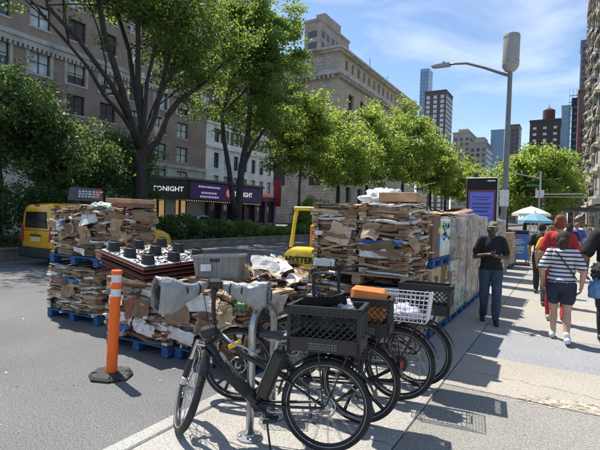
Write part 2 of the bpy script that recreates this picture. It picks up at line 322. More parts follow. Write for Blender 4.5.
def facade(parent,X,y0,y1,z0,z1,cols,rows,m,fm,split='v',depth=.35,R=rng(1),skip=None,sill=None,rec=.22,curtp=.4):
    """wall facing +X with real openings; X is the outer plane. windows are children."""
    w=MB(); zc=z0
    cols=sorted(cols)
    for (a,b) in sorted(rows):
        w.box(X-depth,X,y0,y1,zc,a); yc=y0
        for (c,d) in cols:
            w.box(X-depth,X,yc,c,a,b); yc=d
        w.box(X-depth,X,yc,y1,a,b); zc=b
    w.box(X-depth,X,y0,y1,zc,z1)
    o=w.build('wall',m,parent)
    cache={}
    for (a,b) in rows:
        for (c,d) in cols:
            if skip and skip(c,a): continue
            k=(round(d-c,2),round(b-a,2))
            if k not in cache:
                pw,ph=k
                cache[k]=(winmeshes(pw,ph,fm,split),)+tuple(MB().box(.02,.035,.08,pw-.08,.08,ph-.08).mesh('pane',g) for g in(glassm,curt))+( (MB().box(-.02,.36,-.12,pw+.12,-.16,-.002).mesh('sill',sill) if sill else None),)
            ms=cache[k]; o=link('window',ms[0],parent); o.location=(X-rec-.1,c,a)
            link('pane',ms[2] if R.random()<curtp else ms[1],o)
            if R.random()<.35:
                fh=R.choice([.3,.45,.6]); bl_k=(k,fh)
                if bl_k not in cache: cache[bl_k]=MB().box(.036,.045,.09,k[0]-.09,k[1]*(1-fh),k[1]-.09).mesh('blind',pm('blind_cloth',(.55,.53,.48),.7,0,.1,2))
                link('blind',cache[bl_k],o)
            if sill and R.random()<.10 and (k,'ac') not in cache: cache[(k,'ac')]=MB().bev(.0,.42,k[0]/2-.32,k[0]/2+.32,.05,.42,.02).mesh('air_conditioner',pm('ac_grey',(.35,.35,.33),.5,0,.1,4))
            if sill and (k,'ac') in cache and R.random()<.14: link('air_conditioner',cache[(k,'ac')],o)
            if ms[3]: s_=link('sill',ms[3],o); s_.location=(0,0,0)
# ---- hotel
ht=thing('hotel_building','tall brown brick hotel with pale stone base behind the dark trees at left','building')
cols=[(24.9-3.42*6+3.42*k,24.9-3.42*6+3.42*k+1.8) for k in range(12)]
cols=[c for c in cols if c[1]<43]
rows=[(1.0+0,3.4),(5.0,6.6)]+[(7.7,9.5),(10.6,12.4),(13.4,15.45)]+[(17.4+3.05*k,19.35+3.05*k) for k in range(8)]
facade(ht,-40,2,43.6,7.1,44,cols,rows[2:],brick1,fr_dk,'v',sill=lime,R=rng(5))
facade(ht,-39.9,2,43.6,0,7.1,cols,rows[:2],lime,fr_dk,'v',depth=.5,R=rng(6))
MB().box(-75,-40.36,2.2,43.4,0,43.8).build('building_core',brick1,ht)
MB().box(-40.5,-39.6,1.9,43.58,15.95,16.35).box(-40.5,-39.72,1.9,43.58,15.5,15.94).build('belt_course',lime,ht)
bl=MB()
for k in range(104): bl.box(-39.985,-39.7,2.1+.4*k,2.3+.4*k,15.2,15.49)
bl.build('dentil_course',lime,ht)['kind']='stuff'
MB().box(-40.4,-39.75,1.95,43.57,6.9,7.3).build('base_cornice',lime,ht)
MB().box(-41,-39.3,1.8,43.59,43.9,44.8).build('roof_cornice',lime,ht)
sr=MB()
for (c,d) in cols:                       # pale stone window surrounds under the belt course
    sr.box(-40.2,-39.94,c-.28,c-.02,13.2,15.48).box(-40.2,-39.94,d+.02,d+.28,13.2,15.48)
sr.build('stone_surround',lime,ht)['kind']='stuff'
# ---- theatre wing
tw=thing('theatre_building','theatre building with white stone lower floors, brown brick above and purple shopfront','building')
c2=[(45.2+2.05*k,46.25+2.05*k) for k in range(7)]
facade(tw,-40,43.62,59.2,4.4,10.6,c2,[(5.0,6.7),(7.7,9.7)],white_st,fr_dk,'n',sill=white_st,R=rng(7),curtp=.15,skip=None)
facade(tw,-40,43.62,59.2,10.6,13.4,c2,[(11.1,12.9)],white_st,fr_dk,'n',R=rng(8),curtp=.2)
facade(tw,-40,43.62,59.2,13.4,33,c2,[(14.6+3.0*k,16.3+3.0*k) for k in range(6)],brick2,fr_dk,'n',R=rng(9),sill=white_st,curtp=.3)
MB().box(-74,-40.36,43.7,59.0,0,32.8).build('building_core',brick2,tw)
MB().box(-40.3,-39.6,43.61,59.4,10.25,10.55).box(-40.3,-39.7,43.61,59.4,13.35,13.62).build('belt_course',white_st,tw)
pn=MB()
for k in range(6): pn.box(-40.1,-39.97,46.42+2.05*k,47.08+2.05*k,11.1,12.9)
pn.build('brick_panel',brick2,tw)['kind']='stuff'
purple=pm('purple_paint',(.085,.03,.085),.45,0,.2,2)
pu=MB()
for k in range(7): pu.box(-40.3,-39.55,43.7+2.55*k,44.25+2.55*k,0,4.0)
pu.box(-40.3,-39.5,43.65,59.3,3.7,4.38); pu.box(-40.2,-39.65,44,59.3,0,.5)
pu.build('shopfront',purple,tw)
for k in range(6): MB().box(-40.2,-40.1,44.27+2.55*k,46.23+2.55*k,.5,3.7).build('shop_window',glassm,tw)
# ---- theatre marquee (hangs on the building, moves with it)
mq=[(-40.0,33.6),(-36.6,37.0),(-36.6,51.6),(-40.0,54.0)]
marq=MB().prism(mq,3.15,5.35,'xy').build('marquee',pm('marquee_black',(.012,.011,.014),.4),tw,fix=True)
mt=MB().prism([(-40,33.3),(-36.4,36.8),(-36.4,51.8),(-40,54.3)],5.352,5.6,'xy').build('trim',pm('marquee_trim',(.10,.10,.10),.5),marq,fix=True)
MB().box(-36.598,-36.57,37.5,51.2,3.3,5.2).build('purple_panel',pm('marquee_purple',(.030,.014,.060),.4,emit=((.05,.02,.12),.16)),marq)
wlet=pm('white_letters',(.8,.8,.8),.5,emit=((1,1,1),.35))
def mtext(s_,size,y,z): textmesh(s_,size,wlet,marq,'lettering',Matrix.Translation((-36.56,y,z)) @ Euler((rad(90),0,rad(90))).to_matrix().to_4x4(),.01,.012)
mtext('TONIGHT',.85,47.2,4.2)
ang=math.atan2(3.4,3.4)
textmesh('TONIGHT',.74,wlet,marq,'lettering',Matrix.Translation((-38.02,35.54,4.25)) @ Euler((rad(90),0,ang)).to_matrix().to_4x4(),.01,.012)
ln=MB(); R=rng(2)
for z,wd in((4.75,3.6),(4.05,2.6),(3.6,3.0)):                 # small unreadable print on the purple panel
    y=40.6-wd/2
    while y<40.6+wd/2:
        l_=R.uniform(.12,.4); ln.box(-36.569,-36.55,y,y+l_,z-.11,z+.11); y+=l_+.1
ln.build('small_print',pm('print_lilac',(.45,.4,.6),.5,emit=((.6,.5,.9),.25)),marq)['kind']='stuff'
ln=MB().lathe([(.02,-.5),(.42,-.28),(.5,.1),(.34,.45),(.02,.55)],12,(0,0,0),M=T(-36.55,44.2,4.2))
ln.v=[((p[0]+36.55)*.1-36.55,p[1],p[2]) for p in ln.v]; ln.build('round_emblem',pm('emblem_red',(.55,.08,.10),.5,emit=((.9,.2,.2),.3)),marq)
bb=MB()
for k in range(39): bb.lathe([(.01,-.05),(.04,-.02),(.04,.02),(.01,.04)],6,(-36.75,37.2+.37*k,3.08))
bb.build('bulb_row',pm('bulb',(1,.85,.5),.4,emit=((1,.75,.35),.7)),marq)['kind']='stuff'
MB().box(-40.6,-40.05,34.6,43.5,0.1,3.1).build('lobby_glow',pm('lobby',(.5,.32,.14),.6,0,.5,1.2,emit=((1,.62,.25),.22)),tw)
dr=MB()
for k in range(8): dr.box(-40.04,-39.94,34.6+1.13*k,34.9+1.13*k,0,3.1)
dr.build('lobby_door_frame',fr_dk,tw)
rs=MB(); y=54.6; R=rng(6)
for k in range(7): rs.box(-39.45,-39.4,y,y+.09,4.42,4.9).box(-39.45,-39.4,y+.12,y+.34,4.55,4.72); y+=.47
rs.build('red_neon_sign',pm('neon_red',(.45,.03,.03),.4,emit=((1,.06,.05),.2)),tw)
MB().box(-39.95,-38.6,59.3,59.5,3.0,7.2).build('red_blade_sign',pm('sign_red',(.33,.03,.035),.5),tw)
# ---- bank
bk=thing('bank_building','pale limestone bank with red tiled roof and row of attic windows','building')
arch_cols=[(86.5+6.2*k,89.3+6.2*k) for k in range(8)]
att=[(84.6+3.1*k,85.7+3.1*k) for k in range(16)]
facade(bk,-40,82.0,136,31.2,35.0,att,[(31.9,33.9)],bankst,fr_dk,'n',R=rng(2),depth=.6,rec=.45,curtp=.1)
facade(bk,-40,82.0,136,0,30.0,arch_cols,[(4,8),(12,27.5)],bankst,fr_dk,'v',R=rng(3),depth=.8,rec=.6,curtp=.1)
fr=MB().box(-72,-40.0,81.2,82.0,0,30.0).box(-72,-40.0,81.2,82.0,31.2,35.0); fr.build('north_wall',bankst,bk)
for k in range(3): MB().box(-46-9*k,-43-9*k,81.12,81.196,8,26).build('blind_window',glassm,bk)
MB().box(-72,-40.9,82.1,135.5,0,34.9).build('building_core',bankst,bk)
cn=MB().box(-72,-38.9,80.1,137,30.0,30.5).box(-72,-39.3,80.6,136.6,30.502,31.2).box(-72,-38.8,80.0,137,35.0,35.45).box(-72,-39.2,80.5,136.6,34.6,34.998)
cn.build('cornice',lime,bk)
br_=MB()
for k in range(56): br_.box(-39.99,-39.1,81+.98*k,81.45+.98*k,29.4,29.99)
for k in range(30): br_.box(-41-1.0*k,-40.55-1.0*k,80.3,81.19,29.4,29.99)
br_.build('bracket_row',lime,bk)['kind']='stuff'
tl=pm('roof_tile',(.30,.19,.145),.8,0,.35,1.5,.4,3)
rf=MB().add([(-39.4,80.4,35.45),(-72,80.4,35.45),(-72,136,35.45),(-39.4,136,35.45),(-46,87,38.2),(-66,87,38.2),(-66,130,38.2),(-46,130,38.2)],[(1,0,4,5),(0,3,7,4),(3,2,6,7),(2,1,5,6),(4,7,6,5)])
ro=rf.build('roof',tl,bk)
rr=MB()
for k in range(62):
    y=80.8+.9*k
    if y<129: rr.tube([(-39.5,y,35.55),(-45.7 if y>87 else -39.5-(y-80.4)*.95,max(y,80.9),35.5+ (2.72 if y>87 else (y-80.4)*.40))],.11,5)
for k in range(34): rr.tube([(-40-.9*k,80.5,35.5),(-46 if k<7 else -40-.9*k,86.9,38.15)],.11,5)
rr.build('tile_ridge_rows',tl,ro)['kind']='stuff'
MB().tube([(-41,100,35.4),(-41,100,39.3)],.06,5).tube([(-41,112,35.4),(-41,112,38.4)],.05,5).tube([(-41.2,112,38.2),(-40.8,112.6,38.2)],.04,4).build('antenna',fr_dk,bk)
# ---- ornate apartment tower rising over the bank roof
stb=pm('tower_stone',(.33,.29,.25),.85,0,.2,.3)
def tower(name,label,x0,x1,y0,y1,h,m,wm,cw,ch,fw=.55,fh=.6,cat='building',top=0,glass=False,faces=('x','y')):
    t=thing(name,label,cat,((x0+x1)/2,(y0+y1)/2,-.12)); dx=(x1-x0)/2; dy=(y1-y0)/2
    MB().box(-dx,dx,-dy,dy,0,h).build('wall',m,t)
    w=MB(); nz=int((h-4)/ch); 
    for side in faces:
        L=2*dx if side=='y' else 2*dy; nc=max(1,int(L/cw))
        for c in range(nc):
            a=-L/2+(c+.5-fw/2)*L/nc; b=a+fw*L/nc
            for r_ in range(nz):
                z=h-2.2-(r_+1)*ch+ch*(1-fh)/2
                if side=='y': w.box(a,b,-dy-.06,-dy+.02,z,z+ch*fh)
                else: w.box(dx-.02,dx+.06,a,b,z,z+ch*fh)
    w.build('window_grid',wm,t)['kind']='stuff'
    p=MB().box(-dx-.3,dx+.3,-dy-.3,dy+.3,h,h+.9)
    if top: p.box(-dx*.6,dx*.55,-dy*.5,dy*.6,h+.9,h+.9+top)
    p.build('parapet',m,t); return t
def twpx(px0,px1,ytop,d):
    """real position and size of a far tower at distance d from its place on the skyline"""
    a=_F+_R*((px0-300)/450)+_U*((225-ytop)/450); b=_F+_R*((px1-300)/450)+_U*((225-ytop)/450)
    return a*d, b*d
def skyline(name,label,px0,px1,ytop,d,dep,m,wm,cw,ch,**k):
    a,b=twpx(px0,px1,ytop,d); w=b.x-a.x; y=min(a.y,b.y); return tower(name,label,a.x,a.x+max(w,4),y,y+dep,a.z+EYE+.12,m,wm,cw,ch,**k)
blueg=pm('blue_glass',(.13,.22,.36),.08,0,.1,.05,spec=1.0)
blued=pm('blue_glass_dark',(.05,.09,.15),.08,0,.1,.05,spec=.8)
skyline('ornate_tower','ornate brown stone tower top rising above the bank roof',305,326,24,150,22,stb,glassm,3.2,3.6,top=4)
skyline('glass_tower','slender pale blue glass skyscraper, tallest of the distant buildings',420.5,430,70,620,22,pm('pale_blue_glass',(.25,.36,.50),.12,0,.05,.02,spec=.8),blueg,3.5,5,fw=.8,fh=.8)
skyline('brown_tower','brown slab tower with pale window columns beside the blue skyscraper',425,449,93,330,22,pm('brown_tower_wall',(.10,.075,.068),.7),curt,4.2,3.4,fw=.5,fh=.7)
skyline('stepped_building','low grey stepped apartment building left of the lamp post skyline',453,472,134,300,25,stb,glassm,3.2,3.3,top=3)
skyline('setback_building','grey setback apartment block just left of the lamp post',470,488,144,280,25,pm('grey_stone',(.30,.28,.26),.8),glassm,3.2,3.3,top=4)
skyline('teal_tower','blue glass office tower behind the street lamp',491,505,131,420,25,pm('teal_glass',(.16,.25,.33),.1,0,.05,.02,spec=.8),blueg,3.0,4,fw=.75,fh=.7)
skyline('tan_tower','dark tan office tower right of the street lamp',507,520,126,360,20,pm('tan_wall',(.15,.13,.115),.6),pm('tan_bands',(.06,.06,.06),.3),2.6,3.5,fw=.7)
db=skyline('dark_building','dark brown building with a round water tank on its roof',530,561,122,260,24,pm('darkbrown',(.06,.045,.042),.8),curt,4.5,3.5,fw=.35,fh=.4)
h_=max(v.co.z for v in db.children[0].data.vertices)
MB().lathe([(3.2,0),(3.2,5.6),(2.9,5.8),(.3,7.4)],14,(1.5,-4,h_+.9)).build('water_tank',pm('tankwood',(.09,.05,.04),.85),db)
MB().tube([(1.5,-4,h_+8),(1.5,-4,h_+10)],.15,5).build('tank_finial',fr_dk,db)
skyline('green_glass_tower','pale green glass building beside the dark scaffold tower',562,571,107,300,20,pm('greenglass',(.22,.30,.30),.15,0,.05,.02,spec=.8),blueg,2.6,3.6,fw=.7,fh=.7)
sc=skyline('scaffold_tower','narrow building wrapped in dark scaffolding near the right edge',572.5,580,100,210,14,pm('scaffwall',(.035,.035,.045),.8),blued,2.2,3.0,fw=.6,fh=.5)
h_=max(v.co.z for v in sc.children[0].data.vertices); xs=[v.co.x for v in sc.children[0].data.vertices]; ysv=[v.co.y for v in sc.children[0].data.vertices]
sf=MB(); nz_=int(h_/3)
for z in range(nz_): sf.box(min(xs)-.9,max(xs)+.3,min(ysv)-1.1,min(ysv)-.2,4+3*z,4.12+3*z)
for k in range(5): 
    x=min(xs)-.9+k*(max(xs)-min(xs)+1.1)/4; sf.tube([(x,min(ysv)-1.1,0),(x,min(ysv)-1.1,h_+4)],.07,4)
sf.build('scaffold',pm('scaffmetal',(.04,.045,.06),.6),sc)
skyline('rust_brick_building','rust brown brick building behind the ornate right corner',579,586,92,180,20,pm('rustbrick',(.16,.075,.055),.85,0,.2,.4),glassm,3,3.3)
skyline('far_slab_tower','thin grey slab tower rising above the rust brick building',581.5,586,42,240,20,pm('slabwall',(.17,.15,.16),.7),glassm,2.6,3.3)
# ---- ornate corner apartment house on the right
an=thing('ornate_apartment_house','ornate grey limestone apartment house with stacked balconies at the right edge','building',(3.3,68,-.12))
ast=pm('ansonia_stone',(.52,.475,.40),.85,0,.3,.8,.4,4,dirt=((.30,.265,.22),.9,.52))
ast2=pm('ansonia_grey',(.42,.385,.335),.85,0,.35,1.2,.4,4)
MB().box(.9,34,0,58,0,54).build('building_core',ast,an)
iron=pm('iron_rail',(.03,.03,.03),.6)
NZ=14; bays=[(2,9),(13,17),(21,28),(32,36),(40,47),(50.5,57)]
for i,(a,b) in enumerate(bays):
    c=(a+b)/2; r_=(b-a)/2; dp=1.0 if r_>3 else .55
    poly=[(.895,a)]+[(.9-dp*math.sin(math.pi*t/8)**.6,c-r_*math.cos(math.pi*t/8)) for t in range(1,8)]+[(.895,b)]
    MB().prism(poly,5,50,'xy').build('bay',ast2,an,fix=True)
    for k in range(NZ-1):
        z=5.2+3.55*k; big=(k%3!=1) or r_<3
        po=[(.9,a-.2)]+[(.9-(dp+.5)*math.sin(math.pi*t/8)**.6,c-(r_+.2)*math.cos(math.pi*t/8)) for t in range(1,8)]+[(.9,b+.2)]
        bo=MB().prism(po,z,z+(.28 if big else .5),'xy').build('balcony',ast,an,fix=True)
        if big:
            rl=MB()
            for q in range(8):
                p0=po[q];p1=po[q+1]; rl.tube([(p0[0]*.97+.02,p0[1],z+1.2),(p1[0]*.97+.02,p1[1],z+1.2)],.035,4)
                for e in range(5):
                    f_=e/5; x=(p0[0]+(p1[0]-p0[0])*f_)*.97+.02; y=p0[1]+(p1[1]-p0[1])*f_; rl.tube([(x,y,z+.28),(x,y,z+1.2)],.02,3,False)
            rl.build('railing',iron,bo)
        cs=MB()
        for q in (a+.4,c,b-.4): cs.prism([(.9,z-.9),(.9,z-.01),(.9-dp-.5,z-.01),(.9-dp-.35,z-.3),(.9-dp*.5-.1,z-.6)],q-.18,q+.18,'xz')
        cs.build('console',ast,bo)['kind']='stuff'
wi=MB()
for i in range(5):
    a=bays[i][1]; b=bays[i+1][0]
    for k in range(NZ):
        z=6.3+3.55*k; wi.box(.84,.96,(a+b)/2-.6,(a+b)/2+.6,z,z+2.1)
wi.build('window_grid',glassm,an)['kind']='stuff'
wi=MB()
for (a,b) in bays:
    c=(a+b)/2; r_=(b-a)/2; dp=1.0 if r_>3 else .55
    for k in range(NZ-1):
        z=6.4+3.55*k
        for s_ in(-.55,0,.55): wi.cbox((.9-dp*(math.cos(s_*1.2)**.6)-.0,c+s_*r_,z+1),(.14,.95,2.0))
wi.build('bay_window_grid',glassm,an)['kind']='stuff'
qn=MB()
for k in range(60):
    z=.3+.82*k; 
    for y in (0,10.2,18.5,29.5,37.5,48.2): qn.box(.72,.9,y+.1,y+(.9 if k%2 else 1.4),z,z+.7)
qn.build('quoin_column',ast,an)['kind']='stuff'
MB().box(-.6,1,-.4,58.4,50,50.8).box(-.3,1,-.4,58.3,16.2,16.7).box(-.5,1,-.4,58.2,4.4,5.0).build('cornice',ast,an)
mr=MB().prism([(.3,50.8),(1.0,56),(3.0,60),(10,61),(10,50.8)],-.3,58.3,'xz').build('mansard_roof',pm('slate',(.11,.12,.13),.7,0,.2,1),an,fix=True)
cp=MB()                                                   # curved glass and iron canopies at street level
for k in range(7):
    y=2+8*k; cp.prism([(1.0,4.3),(-.3,4.0),(-1.2,3.4),(-1.5,2.8),(-1.42,2.8),(-1.1,3.32),(-.25,3.9),(1.0,4.2)],y,y+6.4,'xz')
cp.build('glass_canopy',pm('canopy_pale',(.50,.52,.50),.35,0,.15,2),an,fix=True)
sp=MB()
for k in range(10): sp.box(.86,.93,1.5+5.6*k,6+5.6*k,.6,4.0)
sp.build('shop_window',glassm,an)
MB().box(.2,1.2,-.2,.0,5.0,50).build('corner_pier',ast,an)
# ================================================================== trees, shrubs
def leafmat(name,c,t=.35,var=.35):
    m=pm(name,c,.45,0,var,.9,trans=t,spec=.4); n=m.node_tree.nodes; l=m.node_tree.links
    tr=[x for x in n if x.type=='BSDF_TRANSLUCENT'][0]; src=tr.inputs['Color'].links[0].from_socket; k=n.new('ShaderNodeVectorMath'); k.operation='MULTIPLY'; k.inputs[1].default_value=(2.3,2.1,1.15); l.new(src,k.inputs[0]); l.new(k.outputs['Vector'],tr.inputs['Color']); return m
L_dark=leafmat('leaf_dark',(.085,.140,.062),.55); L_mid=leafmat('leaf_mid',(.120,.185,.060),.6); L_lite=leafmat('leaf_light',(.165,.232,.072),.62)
bark=pm('bark',(.036,.030,.026),.9,0,.35,5,.8,22)
def leafmesh(name,pts,size,m,nr,flat=.6,elong=1.6):
    n=len(pts); nrm=nr.normal(size=(n,3)); nrm[:,2]=np.abs(nrm[:,2])*flat*2.2+.15; nrm/=np.linalg.norm(nrm,axis=1)[:,None]
    a=np.cross(nrm,nr.normal(size=(n,3))); a/=np.linalg.norm(a,axis=1)[:,None]+1e-9; b=np.cross(nrm,a)
    sz=(size*nr.uniform(.6,1.35,n))[:,None]; a=a*sz*elong*.5; b=b*sz*.5
    droop=nrm*sz*.18
    V=np.stack([pts-a,pts-b*.9+droop,pts+a-droop*.6,pts+b*.9+droop],1).reshape(-1,3)
    me=bpy.data.meshes.new(name); me.vertices.add(4*n); me.vertices.foreach_set('co',V.astype(np.float32).ravel())
    me.loops.add(4*n); me.loops.foreach_set('vertex_index',np.arange(4*n,dtype=np.int32)); me.polygons.add(n); me.polygons.foreach_set('loop_start',np.arange(0,4*n,4,dtype=np.int32))
    try: me.polygons.foreach_set('loop_total',np.full(n,4,dtype=np.int32))
    except Exception: pass
    me.update(calc_edges=True); me.materials.append(m); return me
def curve(p,q,R,bend=.18,n=6,up=0):
    p=Vector(p);q=Vector(q);L=(q-p).length;o=Vector((R.uniform(-1,1),R.uniform(-1,1),R.uniform(-.3,.6)+up))*L*bend; k=R.uniform(.35,.65); pts=[]
    for i in range(n+1):
        t=i/n; pts.append(p.lerp(q,t)+o*(4*t*(1-t))*(.7+.3*k)+Vector((R.uniform(-1,1),R.uniform(-1,1),R.uniform(-1,1)))*L*.012*(1 if 0<i<n else 0))
    return pts
def tree(label,base,stems,crown,seed,nleaf,lsize,m,name='tree',limbs=7,subs=6,group=None,cl=.55,clump=1.0):
    """stems: list of (polyline from the ground, r0, r1); crown: list of ellipsoids (centre, radii) relative to base"""
    R=rng(seed); nr=np.random.default_rng(seed); t=thing(name,label,'tree',base,0,group); w=MB(); tips=[]
    vols=[c[1][0]*c[1][1]*c[1][2] for c in crown]; tot=sum(vols)
    def rnd(shell=.55):
        c,r=R.choices(crown,vols)[0]
        while True:
            d=Vector((R.gauss(0,1),R.gauss(0,1),R.gauss(0,1)))
            if d.length>.01: break
        d.normalize(); k=R.uniform(shell,1.0)**.7; return Vector((c[0]+d.x*r[0]*k,c[1]+d.y*r[1]*k,c[2]+d.z*r[2]*k))
    ends=[]
    for pts,r0,r1 in stems:
        n=len(pts); w.tube(pts,[r0*1.35 if i==0 else r0+(r1-r0)*i/(n-1) for i in range(n)],9); ends.append((Vector(pts[-1]),r1,(Vector(pts[-1])-Vector(pts[-2])).normalized()))
    for k in range(limbs*max(1,len(stems))):
        p,r,d=ends[k%len(ends)]
        q=min((rnd(.5) for _ in range(4)),key=lambda q:-((q-p).normalized().dot(d))+R.random()*1.1)
        c=curve(p,q,R,.14,8,.25); rr=max(.03,r*R.uniform(.38,.62)); w.tube(c,[rr*(1-i/8*.85) for i in range(9)],6,False)
        for j in range(subs):
            f=R.randint(2,7); s=c[f]; q2=min((rnd(.6) for _ in range(5)),key=lambda q:(q-s).length); 
            c2=curve(s,q2,R,.16,5,.15); r2=rr*(1-f/8*.8)*.55; w.tube(c2,[max(.008,r2*(1-i/5*.8)) for i in range(6)],5,False); tips+= [c2[3],c2[4],c2[5]]
            for e in range(3):
                s3=c2[R.randint(2,5)]; q3=s3+Vector((R.gauss(0,1),R.gauss(0,1),R.gauss(.1,.7)))*cl*1.3; w.tube([s3,s3.lerp(q3,.5)+Vector((0,0,.05)),q3],[max(.006,r2*.35),.008,.004],4,False); tips+=[q3,s3.lerp(q3,.6)]
    w.build('trunk',bark,t,smooth=True)
    extra=[rnd(.35) for _ in range(int(len(tips)*.35))]; P=np.array([tuple(p) for p in tips+extra]); wt_=nr.uniform(0,1,len(P))**2.6; wt_/=wt_.sum()
    idx=nr.choice(len(P),nleaf,p=wt_); off=nr.normal(size=(nleaf,3))*np.array([cl,cl,cl*.55])*clump*nr.uniform(.5,1.1,nleaf)[:,None]
    o=link('crown',leafmesh('crown',P[idx]+off,lsize,m,nr),t); return t
MX=-18.5
# the big tree with the forking trunk
tree('big dark-trunked tree forking in front of the brown brick hotel',(MX,15.35,.2),
  [([(0,.0,-.1),(.02,.02,1.6),(.05,.05,3.2),(.05,.08,4.75)],.36,.27),([(.05,.08,4.6),(.1,-.7,6.0),(.3,-1.5,7.6),(.3,-2.3,9.4),(.2,-2.6,11)],.20,.10),([(.05,.08,4.6),(.0,.15,6.2),(-.1,-.1,8.0),(.1,-.3,10.2),(0,-.2,12)],.19,.09),([(.05,.08,4.3),(-.1,1.2,5.2),(0,1.75,6.6),(0,2.6,7.6),(.1,4.2,8.9)],.21,.12),([(.1,-.7,6.0),(.3,-1.9,7.3),(.4,-3.6,8.7),(.4,-5.0,9.6)],.13,.07)],
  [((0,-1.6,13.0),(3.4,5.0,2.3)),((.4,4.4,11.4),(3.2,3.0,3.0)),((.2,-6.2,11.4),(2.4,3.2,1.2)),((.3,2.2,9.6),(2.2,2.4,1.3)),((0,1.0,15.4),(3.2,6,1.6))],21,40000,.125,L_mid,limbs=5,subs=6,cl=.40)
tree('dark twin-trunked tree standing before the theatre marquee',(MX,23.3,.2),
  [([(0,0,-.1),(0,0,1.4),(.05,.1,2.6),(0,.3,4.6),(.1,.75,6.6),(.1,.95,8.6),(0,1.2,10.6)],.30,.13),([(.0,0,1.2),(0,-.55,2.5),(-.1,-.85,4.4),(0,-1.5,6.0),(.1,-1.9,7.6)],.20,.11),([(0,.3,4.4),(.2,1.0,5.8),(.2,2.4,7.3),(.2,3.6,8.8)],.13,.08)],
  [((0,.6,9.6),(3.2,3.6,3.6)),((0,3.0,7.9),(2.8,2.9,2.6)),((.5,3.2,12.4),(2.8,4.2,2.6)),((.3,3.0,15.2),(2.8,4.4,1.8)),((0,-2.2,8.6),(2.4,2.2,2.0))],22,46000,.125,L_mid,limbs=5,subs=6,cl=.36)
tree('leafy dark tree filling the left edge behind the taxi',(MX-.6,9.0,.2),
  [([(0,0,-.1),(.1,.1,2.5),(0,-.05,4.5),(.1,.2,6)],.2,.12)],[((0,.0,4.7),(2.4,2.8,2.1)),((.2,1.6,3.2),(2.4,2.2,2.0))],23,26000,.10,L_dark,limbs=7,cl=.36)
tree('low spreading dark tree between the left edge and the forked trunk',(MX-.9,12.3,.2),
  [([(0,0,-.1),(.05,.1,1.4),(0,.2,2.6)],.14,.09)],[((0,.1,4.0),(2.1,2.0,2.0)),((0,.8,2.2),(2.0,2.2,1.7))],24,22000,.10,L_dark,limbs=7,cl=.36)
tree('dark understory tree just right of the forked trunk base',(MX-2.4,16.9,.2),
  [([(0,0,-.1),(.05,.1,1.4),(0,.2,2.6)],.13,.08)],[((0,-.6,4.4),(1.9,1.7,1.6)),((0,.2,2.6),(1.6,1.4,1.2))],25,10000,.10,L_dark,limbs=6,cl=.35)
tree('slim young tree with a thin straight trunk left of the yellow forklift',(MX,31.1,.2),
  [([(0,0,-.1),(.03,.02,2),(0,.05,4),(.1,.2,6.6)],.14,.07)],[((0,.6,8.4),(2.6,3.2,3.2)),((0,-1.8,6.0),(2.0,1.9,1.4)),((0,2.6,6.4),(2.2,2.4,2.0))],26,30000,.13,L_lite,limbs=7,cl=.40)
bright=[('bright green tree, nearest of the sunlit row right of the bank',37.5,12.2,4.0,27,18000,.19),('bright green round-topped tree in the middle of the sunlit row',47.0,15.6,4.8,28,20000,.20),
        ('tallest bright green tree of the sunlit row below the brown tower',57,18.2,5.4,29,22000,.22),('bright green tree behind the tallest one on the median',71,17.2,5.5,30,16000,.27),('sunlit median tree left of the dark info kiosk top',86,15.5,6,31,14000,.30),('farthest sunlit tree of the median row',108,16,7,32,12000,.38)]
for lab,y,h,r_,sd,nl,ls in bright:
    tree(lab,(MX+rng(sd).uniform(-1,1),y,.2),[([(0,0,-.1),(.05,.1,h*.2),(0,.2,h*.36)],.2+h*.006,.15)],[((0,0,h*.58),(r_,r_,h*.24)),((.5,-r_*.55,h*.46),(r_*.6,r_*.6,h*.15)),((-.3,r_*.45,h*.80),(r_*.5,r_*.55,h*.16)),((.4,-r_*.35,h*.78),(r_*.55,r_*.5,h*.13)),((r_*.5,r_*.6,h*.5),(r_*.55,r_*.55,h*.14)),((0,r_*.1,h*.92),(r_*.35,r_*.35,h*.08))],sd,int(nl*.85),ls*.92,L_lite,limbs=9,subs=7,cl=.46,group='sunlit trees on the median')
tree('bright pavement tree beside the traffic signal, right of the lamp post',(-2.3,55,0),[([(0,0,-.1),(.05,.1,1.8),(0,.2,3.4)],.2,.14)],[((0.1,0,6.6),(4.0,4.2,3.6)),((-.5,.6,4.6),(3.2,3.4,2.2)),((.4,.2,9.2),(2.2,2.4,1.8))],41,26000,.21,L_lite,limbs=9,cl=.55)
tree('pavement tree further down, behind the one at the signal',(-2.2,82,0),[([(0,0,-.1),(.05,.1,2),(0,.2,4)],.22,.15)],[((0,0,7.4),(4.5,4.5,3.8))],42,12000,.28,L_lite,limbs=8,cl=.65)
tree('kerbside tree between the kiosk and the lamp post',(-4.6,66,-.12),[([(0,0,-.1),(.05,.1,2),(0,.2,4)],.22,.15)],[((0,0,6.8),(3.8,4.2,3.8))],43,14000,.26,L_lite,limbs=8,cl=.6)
tree('broad tree over the roadway end behind the kiosk',(-9.5,92,-.12),[([(0,0,-.1),(.05,.1,2),(0,.2,4)],.25,.16)],[((0,0,7.8),(5.5,5.5,4.6))],44,14000,.34,L_lite,limbs=8,cl=.7)
